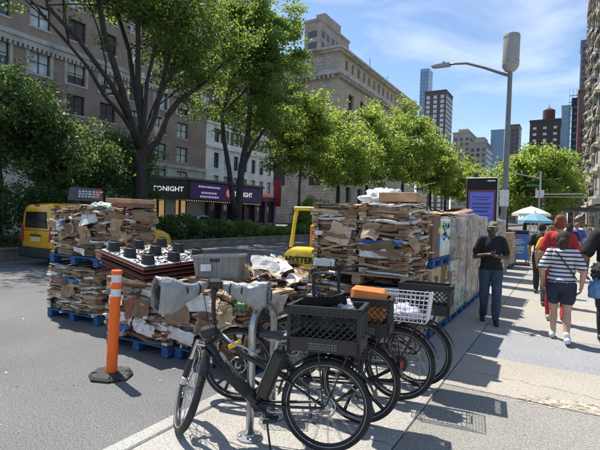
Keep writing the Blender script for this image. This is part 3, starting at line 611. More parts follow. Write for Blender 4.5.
# shrubs on the median
def shrub(label,x,y,rx,ry,h,seed,n,m,ls=.095,group='shrubs on the median'):
    R=rng(seed); nr=np.random.default_rng(seed); t=thing('shrub',label,'shrub',(x,y,.26),0,group); w=MB(); tips=[]
    for k in range(14):
        a=R.random()*6.28; q=Vector((math.cos(a)*rx*R.random(),math.sin(a)*ry*R.random(),h*R.uniform(.45,.95))); c=curve((R.uniform(-.1,.1),R.uniform(-.1,.1),0),q,R,.12,4); w.tube(c,[.025,.02,.016,.012,.008],4,False); tips+=c[2:]
    w.build('stem',bark,t); P=nr.normal(size=(n,3)); P/=np.linalg.norm(P,axis=1)[:,None]; P*=nr.uniform(.35,1,n)[:,None]**.5; lump=1+.22*np.sin(P[:,0]*5+seed)*np.cos(P[:,1]*6+seed*2)
    P=P*lump[:,None]*np.array([rx,ry,h*.55])+np.array([0,0,h*.52]); P[:,2]=np.maximum(P[:,2],.02); link('foliage',leafmesh('foliage',P,ls,m,nr),t); return t
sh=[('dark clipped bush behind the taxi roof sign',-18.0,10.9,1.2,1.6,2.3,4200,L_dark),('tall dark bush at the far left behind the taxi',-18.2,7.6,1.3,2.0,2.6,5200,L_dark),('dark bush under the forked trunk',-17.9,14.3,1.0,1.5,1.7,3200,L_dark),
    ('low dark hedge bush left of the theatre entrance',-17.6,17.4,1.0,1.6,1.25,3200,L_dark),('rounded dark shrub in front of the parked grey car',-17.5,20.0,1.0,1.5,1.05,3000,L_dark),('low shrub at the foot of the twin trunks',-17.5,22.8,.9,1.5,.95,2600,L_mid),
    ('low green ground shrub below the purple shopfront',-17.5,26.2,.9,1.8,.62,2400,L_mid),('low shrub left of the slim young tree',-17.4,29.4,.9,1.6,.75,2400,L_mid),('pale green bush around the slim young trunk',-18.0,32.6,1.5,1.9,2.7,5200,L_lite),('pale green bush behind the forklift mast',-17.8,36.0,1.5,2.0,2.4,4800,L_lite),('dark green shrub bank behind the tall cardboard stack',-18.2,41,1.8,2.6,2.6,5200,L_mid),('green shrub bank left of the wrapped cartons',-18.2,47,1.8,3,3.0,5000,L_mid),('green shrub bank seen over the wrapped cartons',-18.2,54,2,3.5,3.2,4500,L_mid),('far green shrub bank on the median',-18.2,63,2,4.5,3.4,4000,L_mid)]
for i,(lab,x,y,rx,ry,h,n,m) in enumerate(sh): shrub(lab,x,y,rx,ry,h,60+i,int(n*1.5),m)
nr=np.random.default_rng(5); n=24000; P=np.column_stack([nr.uniform(-23,-16.65,n),nr.uniform(4,75,n),.28+np.abs(nr.normal(0,.13,n))])
tag(link('ground_cover',leafmesh('ground_cover',P,.10,L_dark,nr)),'low leafy ground cover over the median bed','ground cover',kind='stuff')
# ================================================================== pallets, bales, cartons
card=pm('cardboard',(1,1,1),.85,0,.22,9,.35,38,attr=True,dirt=((.19,.12,.07),5,.63))
corem=pm('bale_core',(.17,.11,.065),.9,0,.4,9,.6,18)
KR=[(.18,.115,.068),(.26,.17,.10),(.40,.265,.15),(.33,.21,.115),(.46,.32,.19),(.27,.17,.095),(.37,.25,.15),(.52,.38,.24)]
PR=[(.66,.64,.60),(.58,.57,.55),(.72,.70,.66),(.05,.15,.45),(.10,.33,.12),(.48,.06,.05),(.68,.52,.08),(.20,.20,.21),(.30,.12,.07)]
def pick(R,p=.22):
    if R.random()<p: c=R.choices(PR,[6,5,5,.45,.35,.6,.3,1.5,3])[0]
    else: c=R.choice(KR)
    k=R.uniform(.8,1.15); return tuple(min(1,x*k) for x in c)
def sheet(b,w,h,R,amp,M,col,nx=5,ny=4,fold=None):
    """a crumpled piece of board, thin but with two sides"""
    vs=[];ph=R.random()*6;k1=R.uniform(3,9)/max(w,.1);k2=R.uniform(2,7)/max(h,.1)
    for s_ in (0,1):
        for j in range(ny+1):
            for i in range(nx+1):
                x=w*(i/nx-.5);y=h*(j/ny-.5); z=amp*(math.sin(x*k1+ph)*.6+math.sin(y*k2+x*k1*.5+ph*2)*.6)+(R.uniform(-1,1)*amp*.35 if s_==0 else 0)
                if s_==1: z=vs[j*(nx+1)+i][2]-.006
                if s_==0 and (i in(0,nx) or j in(0,ny)): x+=R.uniform(-.05,.05)*w; y+=R.uniform(-.06,.06)*h
                if s_==1: x,y=vs[j*(nx+1)+i][0],vs[j*(nx+1)+i][1]
                vs.append((x,y,z))
    N=(nx+1)*(ny+1);fs=[]
    for j in range(ny):
        for i in range(nx):
            a=j*(nx+1)+i; q=(a,a+1,a+nx+2,a+nx+1); fs.append(q); fs.append(tuple(N+t for t in q[::-1]))
    return b.add(vs,fs,M,col)
def bale(label,w,d,h,loc,rz,seed,white=.18,lay=(.016,.058),nsheet=14,name='cardboard_bale',messy=1.0,group='cardboard bales on pallets',topn=9,straps=True):
    R=rng(seed); t=thing(name,label,'bale',loc,rz,group)
    MB().box(-w/2+.07,w/2-.07,-d/2+.07,d/2-.07,.012,h-.05).build('bale_core',corem,t)
    L=MB()
    for side in range(4):
        ln=w if side in(0,2) else d; dep=d/2 if side in(0,2) else w/2; M=T(0,0,0,0,0,[0,math.pi/2,math.pi,-math.pi/2][side])
        z=0.005; ph=R.random()*6
        from mathutils import noise as NZ_
        bul=lambda zz: .03*math.sin(math.pi*zz/h)
        lump=lambda xx,zz: .055*messy*NZ_.noise(Vector((xx*3.2+side*9+seed,zz*4.5,0)))
        wav=lambda xx,zz: .045*messy*NZ_.noise(Vector((xx*2.6+side*7,zz*2.2+seed,3)))*math.sin(math.pi*min(1,max(0,zz/h)))
        while z<h-.01:
            th=min(R.uniform(*lay),h-z); u=-ln/2+R.uniform(-.02,.02)
            while u<ln/2-.01:
                le=min(R.choice([R.uniform(.06,.2),R.uniform(.15,.5),R.uniform(.3,.8)]),ln/2-u+.015); o=bul(z)+R.uniform(-.075,.026)*messy; c=pick(R,white); n=max(2,int(le/.09)); vs=[];sk=R.uniform(-.06,.06)*messy;p2=R.random()*6;o2=R.uniform(-.02,.02)
                for i in range(n+1):
                    x=u+le*i/n; wz=wav(x,z)+sk*(i/n-.5)*min(1,le/.4)+R.uniform(-.006,.006); yo=-dep-o-lump(x,z)-o2*math.sin(i*1.3+p2)+R.uniform(-.008,.008)*messy
                    vs+=[(x,-dep+.09,z+wz),(x,yo,z+wz+th*.12),(x,yo+R.uniform(-.004,.012),z+wz+th*.86),(x,-dep+.09,z+wz+th*1.0)]
                fs=[]
                for i in range(n):
                    for k in range(3): fs.append((i*4+k,(i+1)*4+k,(i+1)*4+k+1,i*4+k+1))
                fs+=[(0,1,2,3),(n*4+3,n*4+2,n*4+1,n*4)]
                L.add(vs,fs,M,c); u+=le+R.uniform(-.01,.02)
            z+=th*R.uniform(.75,1.0)
    o=L.build('compressed_layers',card,t); o['kind']='stuff'
    for k in range(nsheet):                                   # flaps and flattened boxes hanging out of the faces
        side=R.choice([0,0,1,1,2,3]); ln=w if side in(0,2) else d; dep=d/2 if side in(0,2) else w/2; sw_=R.uniform(.18,.5); sh_=R.uniform(.08,.26)
        M=T(0,0,0,0,0,[0,math.pi/2,math.pi,-math.pi/2][side])@T(R.uniform(-ln/2+sw_/2,ln/2-sw_/2),-dep-.05-R.uniform(0,.025),R.uniform(.1,h-.1),rad(90)+R.uniform(-.5,.3)*messy,0,0)@T(0,0,0,0,0,R.uniform(-.3,.3)*messy)
        sheet(MB(),sw_,sh_,R,.026,M,pick(R,white+.05),6,5).build('cardboard_sheet',card,t,fix=False)
    for k in range(topn):
        sw_=R.uniform(.3,.7)*min(w,1); sh_=R.uniform(.2,.5)*min(d,1); M=T(R.uniform(-w/2+.12,w/2-.12)*.8,R.uniform(-d/2+.1,d/2-.1)*.75,h-.035+.006*k,R.uniform(-.07,.07),R.uniform(-.07,.07),R.uniform(0,6))
        sheet(MB(),sw_,sh_,R,.02,M,pick(R,white*.7),6,5).build('cardboard_sheet',card,t,fix=False)
    if straps:
        sm=pm('strap_wire',(.05,.05,.05),.5)
        for k in range(3):
            x=-w/2+w*(k+.7)/3.4; MB().tube([(x,-d/2-.055,.02),(x+.005,-d/2-.062,h/2),(x,-d/2-.05,h+.012),(x,d/2+.05,h+.012),(x,d/2+.06,h/2),(x,d/2+.055,.02)],.004,4).build('strap',sm,t)
    return t
blue=pm('pallet_blue',(.018,.085,.215),.75,0,.35,6,.5,30,dirt=((.22,.17,.11),7,.62))
woodp=pm('pallet_wood',(.30,.22,.14),.85,0,.35,5,.5,30,dirt=((.14,.10,.07),3,.58))
def mkpallet(label,w,d,loc,rz,m,group,rot=None):
    t=thing('pallet',label,'pallet',loc,rz,group,rot)
    n=7; bw=.105
    me=MB().bev(-w/2,w/2,-bw/2,bw/2,.118,.14,.003).mesh('top_board',m)
    for k in range(n): o=link('top_board',me,t); o.location=(0,-d/2+bw/2+k*(d-bw)/(n-1),0)
    me=MB().bev(-.05,.05,-d/2+.002,d/2-.002,.096,.1175,.003).mesh('cross_board',m)
    me2=MB().bev(-.05,.05,-d/2+.001,d/2-.001,0,.02,.003).mesh('bottom_board',m)
    bm_=MB().bev(-.06,.06,-.07,.07,.0205,.0955,.005).mesh('block',m)
    for k in (-1,0,1):
        x=k*(w/2-.06); o=link('cross_board',me,t); o.location=(x,0,0); o=link('bottom_board',me2,t); o.location=(x,0,0)
        for j in(-1,0,1): o=link('block',bm_,t); o.location=(x,j*(d/2-.075),0)
    return t
RZ=-.12
# left stack, two bales high
mkpallet('blue wooden pallet under the lowest bale at far left',1.32,1.14,(-6.88,4.98,RZ),.02,blue,'blue pallets')
bale('lower bale of mixed cardboard in the far left stack, between two blue pallets',1.26,1.1,.74,(-6.9,4.98,RZ+.142),.015,101,.34)
mkpallet('blue wooden pallet held up between the two bale layers at far left',1.32,1.14,(-6.89,5.0,.80),-.015,blue,'blue pallets')
bale('messy upper bale at far left below the taxi roof sign',1.24,.56,.80,(-6.88,4.74,.942),.02,102,.26,messy=1.35,nsheet=16)
bale('neat brown upper bale beside the black plastic pallets',1.22,.52,.78,(-6.86,5.31,.942),-.02,103,.10,lay=(.03,.07),messy=.9)
for i,(lab,c) in enumerate((('flat brown carton lying on the upper left bales',KR[0]),('flat tan carton topmost on the upper left bales',KR[2]))):
    tag(MB().bev(-.36,.36,-.25,.25,0,.075,.006,col=c).build('flat_carton',card),lab,'carton','flat cartons'); o=bpy.context.scene.objects[-1] if False else None
_fc=[x for x in C.objects if x.name.startswith('flat_carton')]
_fc[0].location=(-6.62,5.30,1.755); _fc[0].rotation_euler=(0,0,.08); _fc[1].location=(-6.60,5.31,1.832); _fc[1].rotation_euler=(0,.02,-.05)
for (w_,h_,x,z,c) in ((.16,.10,.55,.40,(.03,.12,.5)),(.14,.10,.30,.42,(.6,.13,.04)),(.13,.11,.05,.40,(.03,.12,.5))): pass
# second row: two pallets behind the delineator
mkpallet('blue wooden pallet nearest the orange delineator post',1.16,1.0,(-4.76,4.44,RZ),.015,blue,'blue pallets')
mkpallet('blue wooden pallet beside the kerb, behind the nearest bicycle wheel',1.16,1.0,(-3.56,4.52,RZ),-.01,blue,'blue pallets')
bale('bale of mixed paper behind the orange delineator, carrying black plastic pallets',1.12,.98,.80,(-4.77,4.44,RZ+.142),.02,104,.36,messy=1.2)
bale('bale with large brown flaps behind the nearest bicycle handlebar',1.10,.98,.74,(-3.57,4.52,RZ+.142),-.02,105,.26,messy=1.5,nsheet=16)
R=rng(77)
t0=[o for o in C.objects if o.get('label','').startswith('bale with large brown')][0]
for (x,z,w_,h_,c,a) in ((-.47,.46,.42,.28,KR[1],.12),(-.40,.18,.44,.15,(.66,.64,.6),-.1),(-.02,.40,.22,.26,KR[0],-.1),(.12,.16,.2,.2,(.66,.65,.62),.2),(.28,.5,.3,.26,KR[4],.3),(-.42,.66,.40,.18,KR[2],-.15),(-.1,.62,.4,.2,(.6,.58,.55),.05)):
    sheet(MB(),w_,h_,R,.02,T(x,-.49-.075,z,rad(82)+R.uniform(-.2,.1),0,0)@T(0,0,0,0,0,a),c,6,5).build('cardboard_sheet',card,t0)
t0=[o for o in C.objects if o.get('label','').startswith('bale of mixed paper')][0]
for (x,z,w_,h_,c,a) in ((-.22,.18,.3,.16,(.05,.10,.38),.3),(-.12,.28,.26,.12,(.6,.6,.6),-.2),(.16,.44,.30,.22,KR[0],.1),(.22,.20,.34,.14,(.64,.62,.58),-.12),(-.3,.5,.25,.14,(.66,.65,.62),.1)):
    sheet(MB(),w_,h_,R,.02,T(x,-.49-.07,z,rad(84)+R.uniform(-.2,.1),0,0)@T(0,0,0,0,0,a),c,6,5).build('cardboard_sheet',card,t0)
# black plastic pallets, nested and upside down
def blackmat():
    m=bpy.data.materials.new('black_plastic_sun_glare'); m.use_nodes=True; n=m.node_tree.nodes; l=m.node_tree.links; p=n['Principled BSDF']; p.inputs['Roughness'].default_value=.38
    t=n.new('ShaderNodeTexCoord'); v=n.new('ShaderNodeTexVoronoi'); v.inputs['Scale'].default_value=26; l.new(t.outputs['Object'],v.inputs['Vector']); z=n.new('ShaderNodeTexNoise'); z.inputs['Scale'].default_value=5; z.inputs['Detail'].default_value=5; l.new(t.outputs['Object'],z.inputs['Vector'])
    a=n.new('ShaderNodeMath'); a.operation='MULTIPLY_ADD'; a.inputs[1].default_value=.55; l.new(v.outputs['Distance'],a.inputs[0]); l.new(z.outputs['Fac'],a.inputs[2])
    r=n.new('ShaderNodeValToRGB'); r.color_ramp.elements[0].position=.54; r.color_ramp.elements[1].position=.70; r.color_ramp.elements[0].color=(.02,.02,.021,1); r.color_ramp.elements[1].color=(.58,.58,.57,1); l.new(a.outputs[0],r.inputs['Fac']); l.new(r.outputs['Color'],p.inputs['Base Color'])  # pale speckles mixed into the black: painted sun glare, with slight dust
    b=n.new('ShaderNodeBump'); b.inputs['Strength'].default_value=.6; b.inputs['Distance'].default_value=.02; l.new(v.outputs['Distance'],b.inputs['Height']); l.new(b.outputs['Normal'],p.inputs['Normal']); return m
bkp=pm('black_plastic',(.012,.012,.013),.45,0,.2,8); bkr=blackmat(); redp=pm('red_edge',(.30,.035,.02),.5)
stack_rot=(rad(3.0),rad(6.5),rad(-11))
names=['bottom','second','third','topmost']
for k in range(4):
    t=thing('plastic_pallet','%s black plastic pallet with red edge in the tilted stack%s'%(names[k].capitalize(),', upturned feet on it' if k==3 else ''),'pallet',(0,0,0),0,'tilted black plastic pallets',stack_rot)
    off=Euler(stack_rot).to_matrix() @ Vector((.012*math.sin(k*2.1),.014*math.cos(k*3),.056*k)); t.location=Vector((-5.03,4.50,.885))+off
    d_=MB().bev(-.62,.62,-.52,.52,.0,.042,.006); d_.build('deck',bkp,t)
    e=MB()
    for (x0,x1,y0,y1) in ((-.632,.632,-.535,-.5205),(-.632,.632,.5205,.535),(-.635,-.6205,-.52,.52),(.6205,.635,-.52,.52)): e.box(x0,x1,y0,y1,.010,.021)
    e.build('red_rim',redp,t)
    if k==3:
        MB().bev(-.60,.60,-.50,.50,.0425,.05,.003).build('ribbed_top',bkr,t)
        rbs=MB()
        for q in range(0): rbs.box(-.595,.595,-.49+.0408*q-.005,-.49+.0408*q+.005,.0502,.058)
        rr_=rng(5)
        for q in range(420): x_,y_=rr_.uniform(-.58,.58),rr_.uniform(-.48,.48); rbs.cbox((0,0,0),(rr_.uniform(.02,.07),rr_.uniform(.006,.014),.012),T(x_,y_,.053,0,rr_.uniform(-.2,.2),rr_.choice([0,1.57,.8,-.8])))
        rbs.build('rib_grid',bkp,t)['kind']='stuff'
        cup=MB().lathe([(.112,0),(.098,.10),(.085,.155),(.074,.158),(.068,.13),(.02,.125)],14,sy=.85).mesh('foot_cup',bkp,autos=40)
        for i in(-1,0,1):
            for j in(-1,0,1): o=link('foot_cup',cup,t); o.location=(i*.47,j*.38,.0495); o.scale=(.9,.9,.8)
# grey plastic tub
gt=thing('plastic_tub','grey plastic tub open at the top on the cardboard behind the bicycle handlebar','tub',(-3.93,4.62,.83),0,None,(rad(-2),rad(-3),rad(24)))
gm=pm('grey_tub',(.27,.27,.255),.5,0,.12,5)
b=MB(); W,D,Hh,tt=.60,.42,.31,.012
def wallq(x0,y0,x1,y1): pass
pts0=[(-W/2+.03,-D/2+.03),(W/2-.03,-D/2+.03),(W/2-.03,D/2-.03),(-W/2+.03,D/2-.03)]; pts1=[(-W/2,-D/2),(W/2,-D/2),(W/2,D/2),(-W/2,D/2)]
vs=[(x,y,0) for x,y in pts0]+[(x,y,Hh) for x,y in pts1]+[(x*.955,y*.94,Hh) for x,y in pts1]+[(x*.95,y*.93,.015) for x,y in pts0]
fs=[(3,2,1,0)]+[(i,(i+1)%4,4+(i+1)%4,4+i) for i in range(4)]+[(4+i,4+(i+1)%4,8+(i+1)%4,8+i) for i in range(4)]+[(8+i,8+(i+1)%4,12+(i+1)%4,12+i) for i in range(4)]+[(12,13,14,15)]
b.add(vs,fs).build('tub_body',gm,gt)
rb=MB().box(-W/2-.02,W/2+.02,-D/2-.022,-D/2+.004,Hh-.02,Hh+.012).box(-W/2-.02,W/2+.02,D/2-.004,D/2+.022,Hh-.02,Hh+.012).box(-W/2-.022,-W/2+.004,-D/2,D/2,Hh-.02,Hh+.0115).box(W/2-.004,W/2+.022,-D/2,D/2,Hh-.02,Hh+.0115)
rb.build('rim',gm,gt)
for k in range(7):
    x=-W/2+.06+k*(W-.12)/6; MB().prism([(-D/2+.025,.02),(-D/2-.0165,.30),(-D/2+.004,.30),(-D/2+.045,.02)],x-.01,x+.01,'yz').build('rib',gm,gt,fix=True)
for k in range(5):
    y=-D/2+.06+k*(D-.12)/4; MB().prism([(W/2-.025,.02),(W/2+.0165,.30),(W/2-.004,.30),(W/2-.045,.02)],y-.01,y+.01,'xz').build('rib',gm,gt,fix=True)
MB().box(-.19,-.05,-D/2-.02,-D/2-.012,.12,.21,T(0,0,0,0,0,0)).build('paper_label',pm('paper_white',(.7,.7,.68),.8,0,.2,9),gt)
MB().bev(-.06,.06,-D/2-.022,-D/2-.006,.24,.27,.004).build('handle',bkp,gt)
tag(MB().bev(-.30,.30,-.2,.2,0,.10,.006,col=KR[0]).build('flat_carton',card),'flattened brown carton under the grey plastic tub','carton','flat cartons'); o=[x for x in C.objects if x.name.startswith('flat_carton')][-1]; o.location=(-3.86,4.46,.765); o.rotation_euler=(0,.02,.1)
# loose heap behind the bicycles
mkpallet('wooden pallet under the loose scrap heap behind the bicycles',1.1,1.0,(-3.56,5.75,RZ),.0,woodp,'wooden pallets')
bale('low bale buried under loose cardboard scraps behind the bicycle handlebars',1.05,1.0,.72,(-3.56,5.75,RZ+.142),.05,106,.38,messy=1.6,nsheet=16)
hp=thing('scrap_heap','loose heap of torn cardboard and white paper behind the bicycle handlebars','scrap heap',(-3.5,5.4,.7)); R=rng(31)
for k in range(95):
    a=R.random()*6.28; q=math.sqrt(R.random()); x=q*math.cos(a)*.52-.12; y=q*math.sin(a)*.85; z=.02+(1-q*q)*.36*R.random()
    sheet(MB(),R.uniform(.12,.4),R.uniform(.1,.28),R,.02,T(x,y,z,R.gauss(0,.45),R.gauss(0,.45),R.random()*6),pick(R,.42) if R.random()<.8 else (.62,.52,.38),4,3).build('cardboard_sheet',card,hp)
hp2=thing('scrap_spill','spill of loose cardboard pieces on the road between bales and kerb','scrap heap',(-3.15,4.5,RZ)); 
for k in range(45):
    z=.02+R.random()*.5*(1-abs(k/45-.5)); sheet(MB(),R.uniform(.12,.35),R.uniform(.1,.25),R,.02,T(R.gauss(0,.12),R.uniform(-.45,.75),z,R.gauss(0,.6),R.gauss(0,.6),R.random()*6),pick(R,.4),4,3).build('cardboard_sheet',card,hp2)
# centre stack on the pavement
mkpallet('grey wooden pallet at the foot of the tall cardboard stack behind the crates',1.3,1.02,(-2.25,5.74,0),.0,woodp,'wooden pallets')
bale('low wide bale under the tall cardboard columns behind the milk crates',1.26,.98,.70,(-2.25,5.74,.142),.0,107,.30)
mkpallet('grey wooden pallet carrying the two tall cardboard columns',1.36,1.08,(-2.24,5.74,.862),.01,woodp,'wooden pallets')
bale('left column of flattened cardboard beside the forklift mast',.60,.94,.86,(-2.61,5.73,1.004),.03,131,.20,lay=(.014,.055),messy=1.0,nsheet=6,topn=7,straps=False)
bale('right column of flattened cardboard with a blue sheet in it',.60,.94,.87,(-1.92,5.74,1.004),-.02,109,.24,lay=(.014,.055),messy=1.0,nsheet=6,topn=6,straps=False)
t0=[o for o in C.objects if o.get('label','').startswith('right column of')][0]; R=rng(5)
sheet(MB(),.5,.05,R,.006,T(0,-.515,.40,rad(88),0,0),(.03,.14,.42),7,2).build('cardboard_sheet',card,t0); sheet(MB(),.34,.09,R,.008,T(-.1,-.515,.33,rad(88),0,0),(.66,.65,.62),6,2).build('cardboard_sheet',card,t0); sheet(MB(),.54,.09,R,.008,T(.0,-.517,.25,rad(88),0,0),(.62,.60,.58),6,2).build('cardboard_sheet',card,t0)
t0=[o for o in C.objects if o.get('label','').startswith('left column of')][0]
sheet(MB(),.5,.06,R,.008,T(.02,-.515,.48,rad(88),0,0),(.68,.66,.63),7,2).build('cardboard_sheet',card,t0); sheet(MB(),.3,.10,R,.01,T(-.1,-.516,.10,rad(86),0,0),(.66,.65,.62),6,2).build('cardboard_sheet',card,t0)
tag(MB().bev(-.24,.24,-.3,.3,0,.12,.006,col=KR[2]).build('top_carton',card),'brown carton lying on the right cardboard column','carton'); C.objects['top_carton'].location=(-1.87,5.85,1.91); C.objects['top_carton'].rotation_euler=(0,0,.06)
# crumpled clear plastic on the columns
def crumple(name,label,cat,loc,rad3,seed,m,amp=.3,parent=None,n=22):
    R=rng(seed); b=bmesh.new(); bmesh.ops.create_icosphere(b,subdivisions=4,radius=1); ph=[R.random()*6 for _ in range(9)]
    from mathutils import noise
    for v in b.verts:
        p=v.co.copy(); q=noise.turbulence(p*2.1+Vector((seed,0,0)),4,True,noise_basis='PERLIN_ORIGINAL')
        v.co=Vector((p.x*rad3[0],p.y*rad3[1],max(p.z,-.25)*rad3[2]))*(1-amp+amp*1.5*q)
    me=bpy.data.meshes.new(name); b.to_mesh(me); b.free(); me.materials.append(m); me.shade_smooth(); o=link(name,me,parent); o.location=loc
    if label: tag(o,label,cat)
    return o
clear=film('clear_film',(.85,.87,.88),.62,.22,.8,14); whitef=film('white_film',(.78,.80,.80),.88,.3,.7,10)
crumple('plastic_sheet','crumpled clear plastic sheet lying on top of the cardboard columns','plastic',(-2.18,5.95,1.92),(.34,.36,.21),3,whitef,.4)
crumple('plastic_bag','crumpled pale green plastic bag on the messy upper left bale','plastic',(-6.45,4.62,1.72),(.26,.16,.12),5,film('green_film',(.55,.72,.62),.9,.35,.6,10),.4)
# wrapped carton stacks along the kerb
def stack(label,y0,y1,layers,seed,top_z,wrap=True,x0=-2.74,x1=-1.58,lowp=True,midp=None,colors=None):
    R=rng(seed); t=thing('carton_stack',label,'carton stack',((x0+x1)/2,(y0+y1)/2,0),0,'wrapped carton stacks'); W=x1-x0; D=y1-y0
    z=.142
    for li in range(layers):
        h=(top_z-.142)/layers; nx=R.choice([2,3]); ny=R.choice([2,3,3])
        if colors and colors[li%len(colors)]=='big': nx,ny=2,2
        for i in range(nx):
            for j in range(ny):
                cs=colors[li%len(colors)] if colors else None
                c=R.choice(KR) if cs in(None,'big') else (R.choice([(.68,.68,.62),(.64,.66,.58),KR[2],(.55,.56,.45)]) if cs=='white' else R.choice(KR))
                g=.012; xx0=-W/2+i*W/nx+g*R.random(); yy0=-D/2+j*D/ny+g*R.random()
                bx=MB().bev(xx0,-W/2+(i+1)*W/nx-g*R.random(),yy0,-D/2+(j+1)*D/ny-g*R.random(),z+.002,z+h-.004,.008,col=c).build('carton',card,t)
                if i==nx-1 or j==0:
                    xf=-W/2+W+.001; 
                    if i==nx-1:
                        ym=-D/2+(j+.5)*D/ny; pc=R.choice([(.08,.33,.10),(.10,.35,.14),(.03,.16,.45),(.65,.5,.06),(.66,.64,.6)]) if cs=='white' else R.choice([(.66,.64,.6),(.03,.2,.5),(.2,.12,.07),(.7,.55,.1)])
                        pm_=MB()
                        for q in range(R.randint(1,3) if cs!='white' else 4):
                            a=ym+R.uniform(-.3,.2)*D/ny; zz=z+h*R.uniform(.15,.65); pm_.box(-W/2+(i+1)*W/nx-.006,-W/2+(i+1)*W/nx+.003,a,a+R.uniform(.05,.14),zz,zz+R.uniform(.03,.12),None,pc)
                        pm_.build('printed_patch',card,bx)['kind']='stuff'
        z+=h
    for q in range(5): sheet(MB(),R.uniform(.3,.8),R.uniform(.25,.6),R,.04,T(R.uniform(-.25,.25)*W,R.uniform(-.25,.25)*D,z+.03+.012*q,R.gauss(0,.09),R.gauss(0,.09),R.random()*6),pick(R,.2),6,5).build('cardboard_sheet',card,t)
    if wrap:
        b=bmesh.new(); bmesh.ops.create_cube(b,size=1); bmesh.ops.subdivide_edges(b,edges=b.edges,cuts=9,use_grid_fill=True)
        from mathutils import noise
        for v in b.verts:
            p=v.co; q=noise.noise(Vector((p.x*5+seed,p.y*5,p.z*9))); v.co=Vector((p.x*(W+.03+.03*q),p.y*(D+.03+.03*q),(p.z+.5)*(top_z-.10)+.13+.015*q))
        me=bpy.data.meshes.new('stretch_film'); b.to_mesh(me); b.free(); me.materials.append(film('stretch_film',(.75,.77,.76),.36,.25,.45,5,.10)); link('stretch_film',me,t)
    if lowp: mkpallet('blue wooden pallet under %s'%label,W,D,((x0+x1)/2,(y0+y1)/2,0),0,blue,'blue pallets')
    return t
stack('the brown and white cartons right beside the tall cardboard columns',6.38,7.5,3,201,1.0,False,colors=['white','white','big'])
mkpallet('blue wooden pallet halfway up beside the tall cardboard columns',1.16,1.1,(-2.16,6.94,1.0),0,blue,'blue pallets')
t=thing('carton_stack','big brown cartons and a white green printed carton on the raised blue pallet','carton stack',(-2.16,6.94,1.142),0,'wrapped carton stacks')
for (a,b_,c,h) in ((-.55,-.13,KR[0],.62),(-.12,.53,(.66,.68,.60),.56)):
    bx=MB().bev(-.57,.57,a,b_,0,h,.01,col=c).build('carton',card,t)
    R=rng(8); p_=MB()
    if c[1]>.6:
        for q in range(26): y=R.uniform(a+.04,b_-.12); z=R.uniform(.24,h-.1); p_.box(.568,.574,y,y+R.uniform(.04,.12),z,z+R.uniform(.02,.09),None,R.choice([(.07,.36,.08),(.12,.42,.1),(.05,.25,.06),(.05,.2,.5)]))
    else:
        p_.box(.568,.574,a+.28,a+.40,.12,.3,None,(.03,.2,.55)).box(.568,.574,a+.29,a+.40,.36,.44,None,(.7,.5,.04))
    p_.build('printed_patch',card,bx)['kind']='stuff'
stack('the film-wrapped white and green cartons behind the man\'s back',7.62,8.72,5,202,1.02,True,colors=['white'])
t=stack('the crumpled film-wrapped brown cartons on top, left of the man',7.66,8.7,2,203,.80,True,lowp=False,colors=['big']); t.location.z=.92
stack('the tall film-wrapped brown carton stack behind the man',8.95,10.05,5,204,1.80,True)
stack('the film-wrapped carton stack in front of the kiosk',10.3,11.4,5,205,1.76,True)
stack('the brown carton stack just beyond the kiosk',14.0,15.1,5,206,1.7,True)
stack('the brown carton stack beyond the lamp post',15.7,16.8,5,207,1.62,False,x0=-2.7,x1=-1.9)
stack('the farthest brown carton stack towards the blue sandwich board',18.0,19.1,4,208,1.3,False,x0=-2.7,x1=-1.62)
# ================================================================== street furniture
galv=pm('galvanised',(.42,.43,.44),.35,.9,.12,14,.05,60); steelp=pm('painted_steel',(.30,.31,.31),.45,.4,.1,5)
orange=pm('delineator_orange',(1.0,.15,.008),.40,0,.08,6,.06,30,dirt=((.42,.07,.02),7,.60)); rubber=pm('rubber_black',(.022,.022,.022),.75,0,.3,12,.3,40,dirt=((.10,.095,.09),6,.6))
reflw=pm('reflective_white',(.72,.72,.70),.3,0,.15,18); 
# ---- delineator
dl=thing('delineator_post','orange delineator post with two white bands on a black rubber base','delineator',(-4.24,3.2,RZ),0,None,(rad(-1.2),rad(1.6),0))
pr=[(.062,.05),(.062,.075),(.059,.095),(.056,.8),(.054,.83),(.058,.842),(.061,.858),(.058,.873)]
MB().lathe(pr+[(.054,.878),(.053,.885)],24).build('tube',orange,dl,autos=50)
MB().lathe([(.0535,.885),(.0535,.965)],24).build('white_band',reflw,dl,smooth=False,autos=50)
MB().lathe([(.053,.965),(.060,.975),(.062,.99),(.059,1.03),(.0535,1.035)],24).build('collar',orange,dl,autos=50)
MB().lathe([(.0525,1.036),(.0525,1.12)],24).build('white_band',reflw,dl,autos=50)
MB().lathe([(.0525,1.12),(.058,1.128),(.060,1.145),(.056,1.165),(.04,1.17),(.03,1.166)],24).build('cap',orange,dl,autos=50)
hexp=[(.20*math.cos(a)*(1.12 if k%4 else 1),.20*math.sin(a)) for k,a in enumerate([math.pi/8+k*math.pi/4 for k in range(8)])]
bs=MB(); n=8
vs=[(x*1.15,y*1.15,0) for x,y in hexp]+[(x*1.15,y*1.15,.025) for x,y in hexp]+[(x*1.02,y*1.02,.045) for x,y in hexp]+[(x*.42,y*.42,.052) for x,y in hexp]
fs=[tuple(range(8))[::-1]]+[(r_*8+k,r_*8+(k+1)%8,(r_+1)*8+(k+1)%8,(r_+1)*8+k) for r_ in range(3) for k in range(8)]+[tuple(24+k for k in range(8))]
bo=bs.add(vs,fs).build('base',rubber,dl); bo.rotation_euler=(rad(1.2),rad(-1.6),.35)
for a in (0.4,2.0,3.6,5.2): MB().tube([(.14*math.cos(a),.14*math.sin(a),.044),(.2*math.cos(a),.2*math.sin(a),.047)],.012,6).build('grip_slot',bkp,bo)
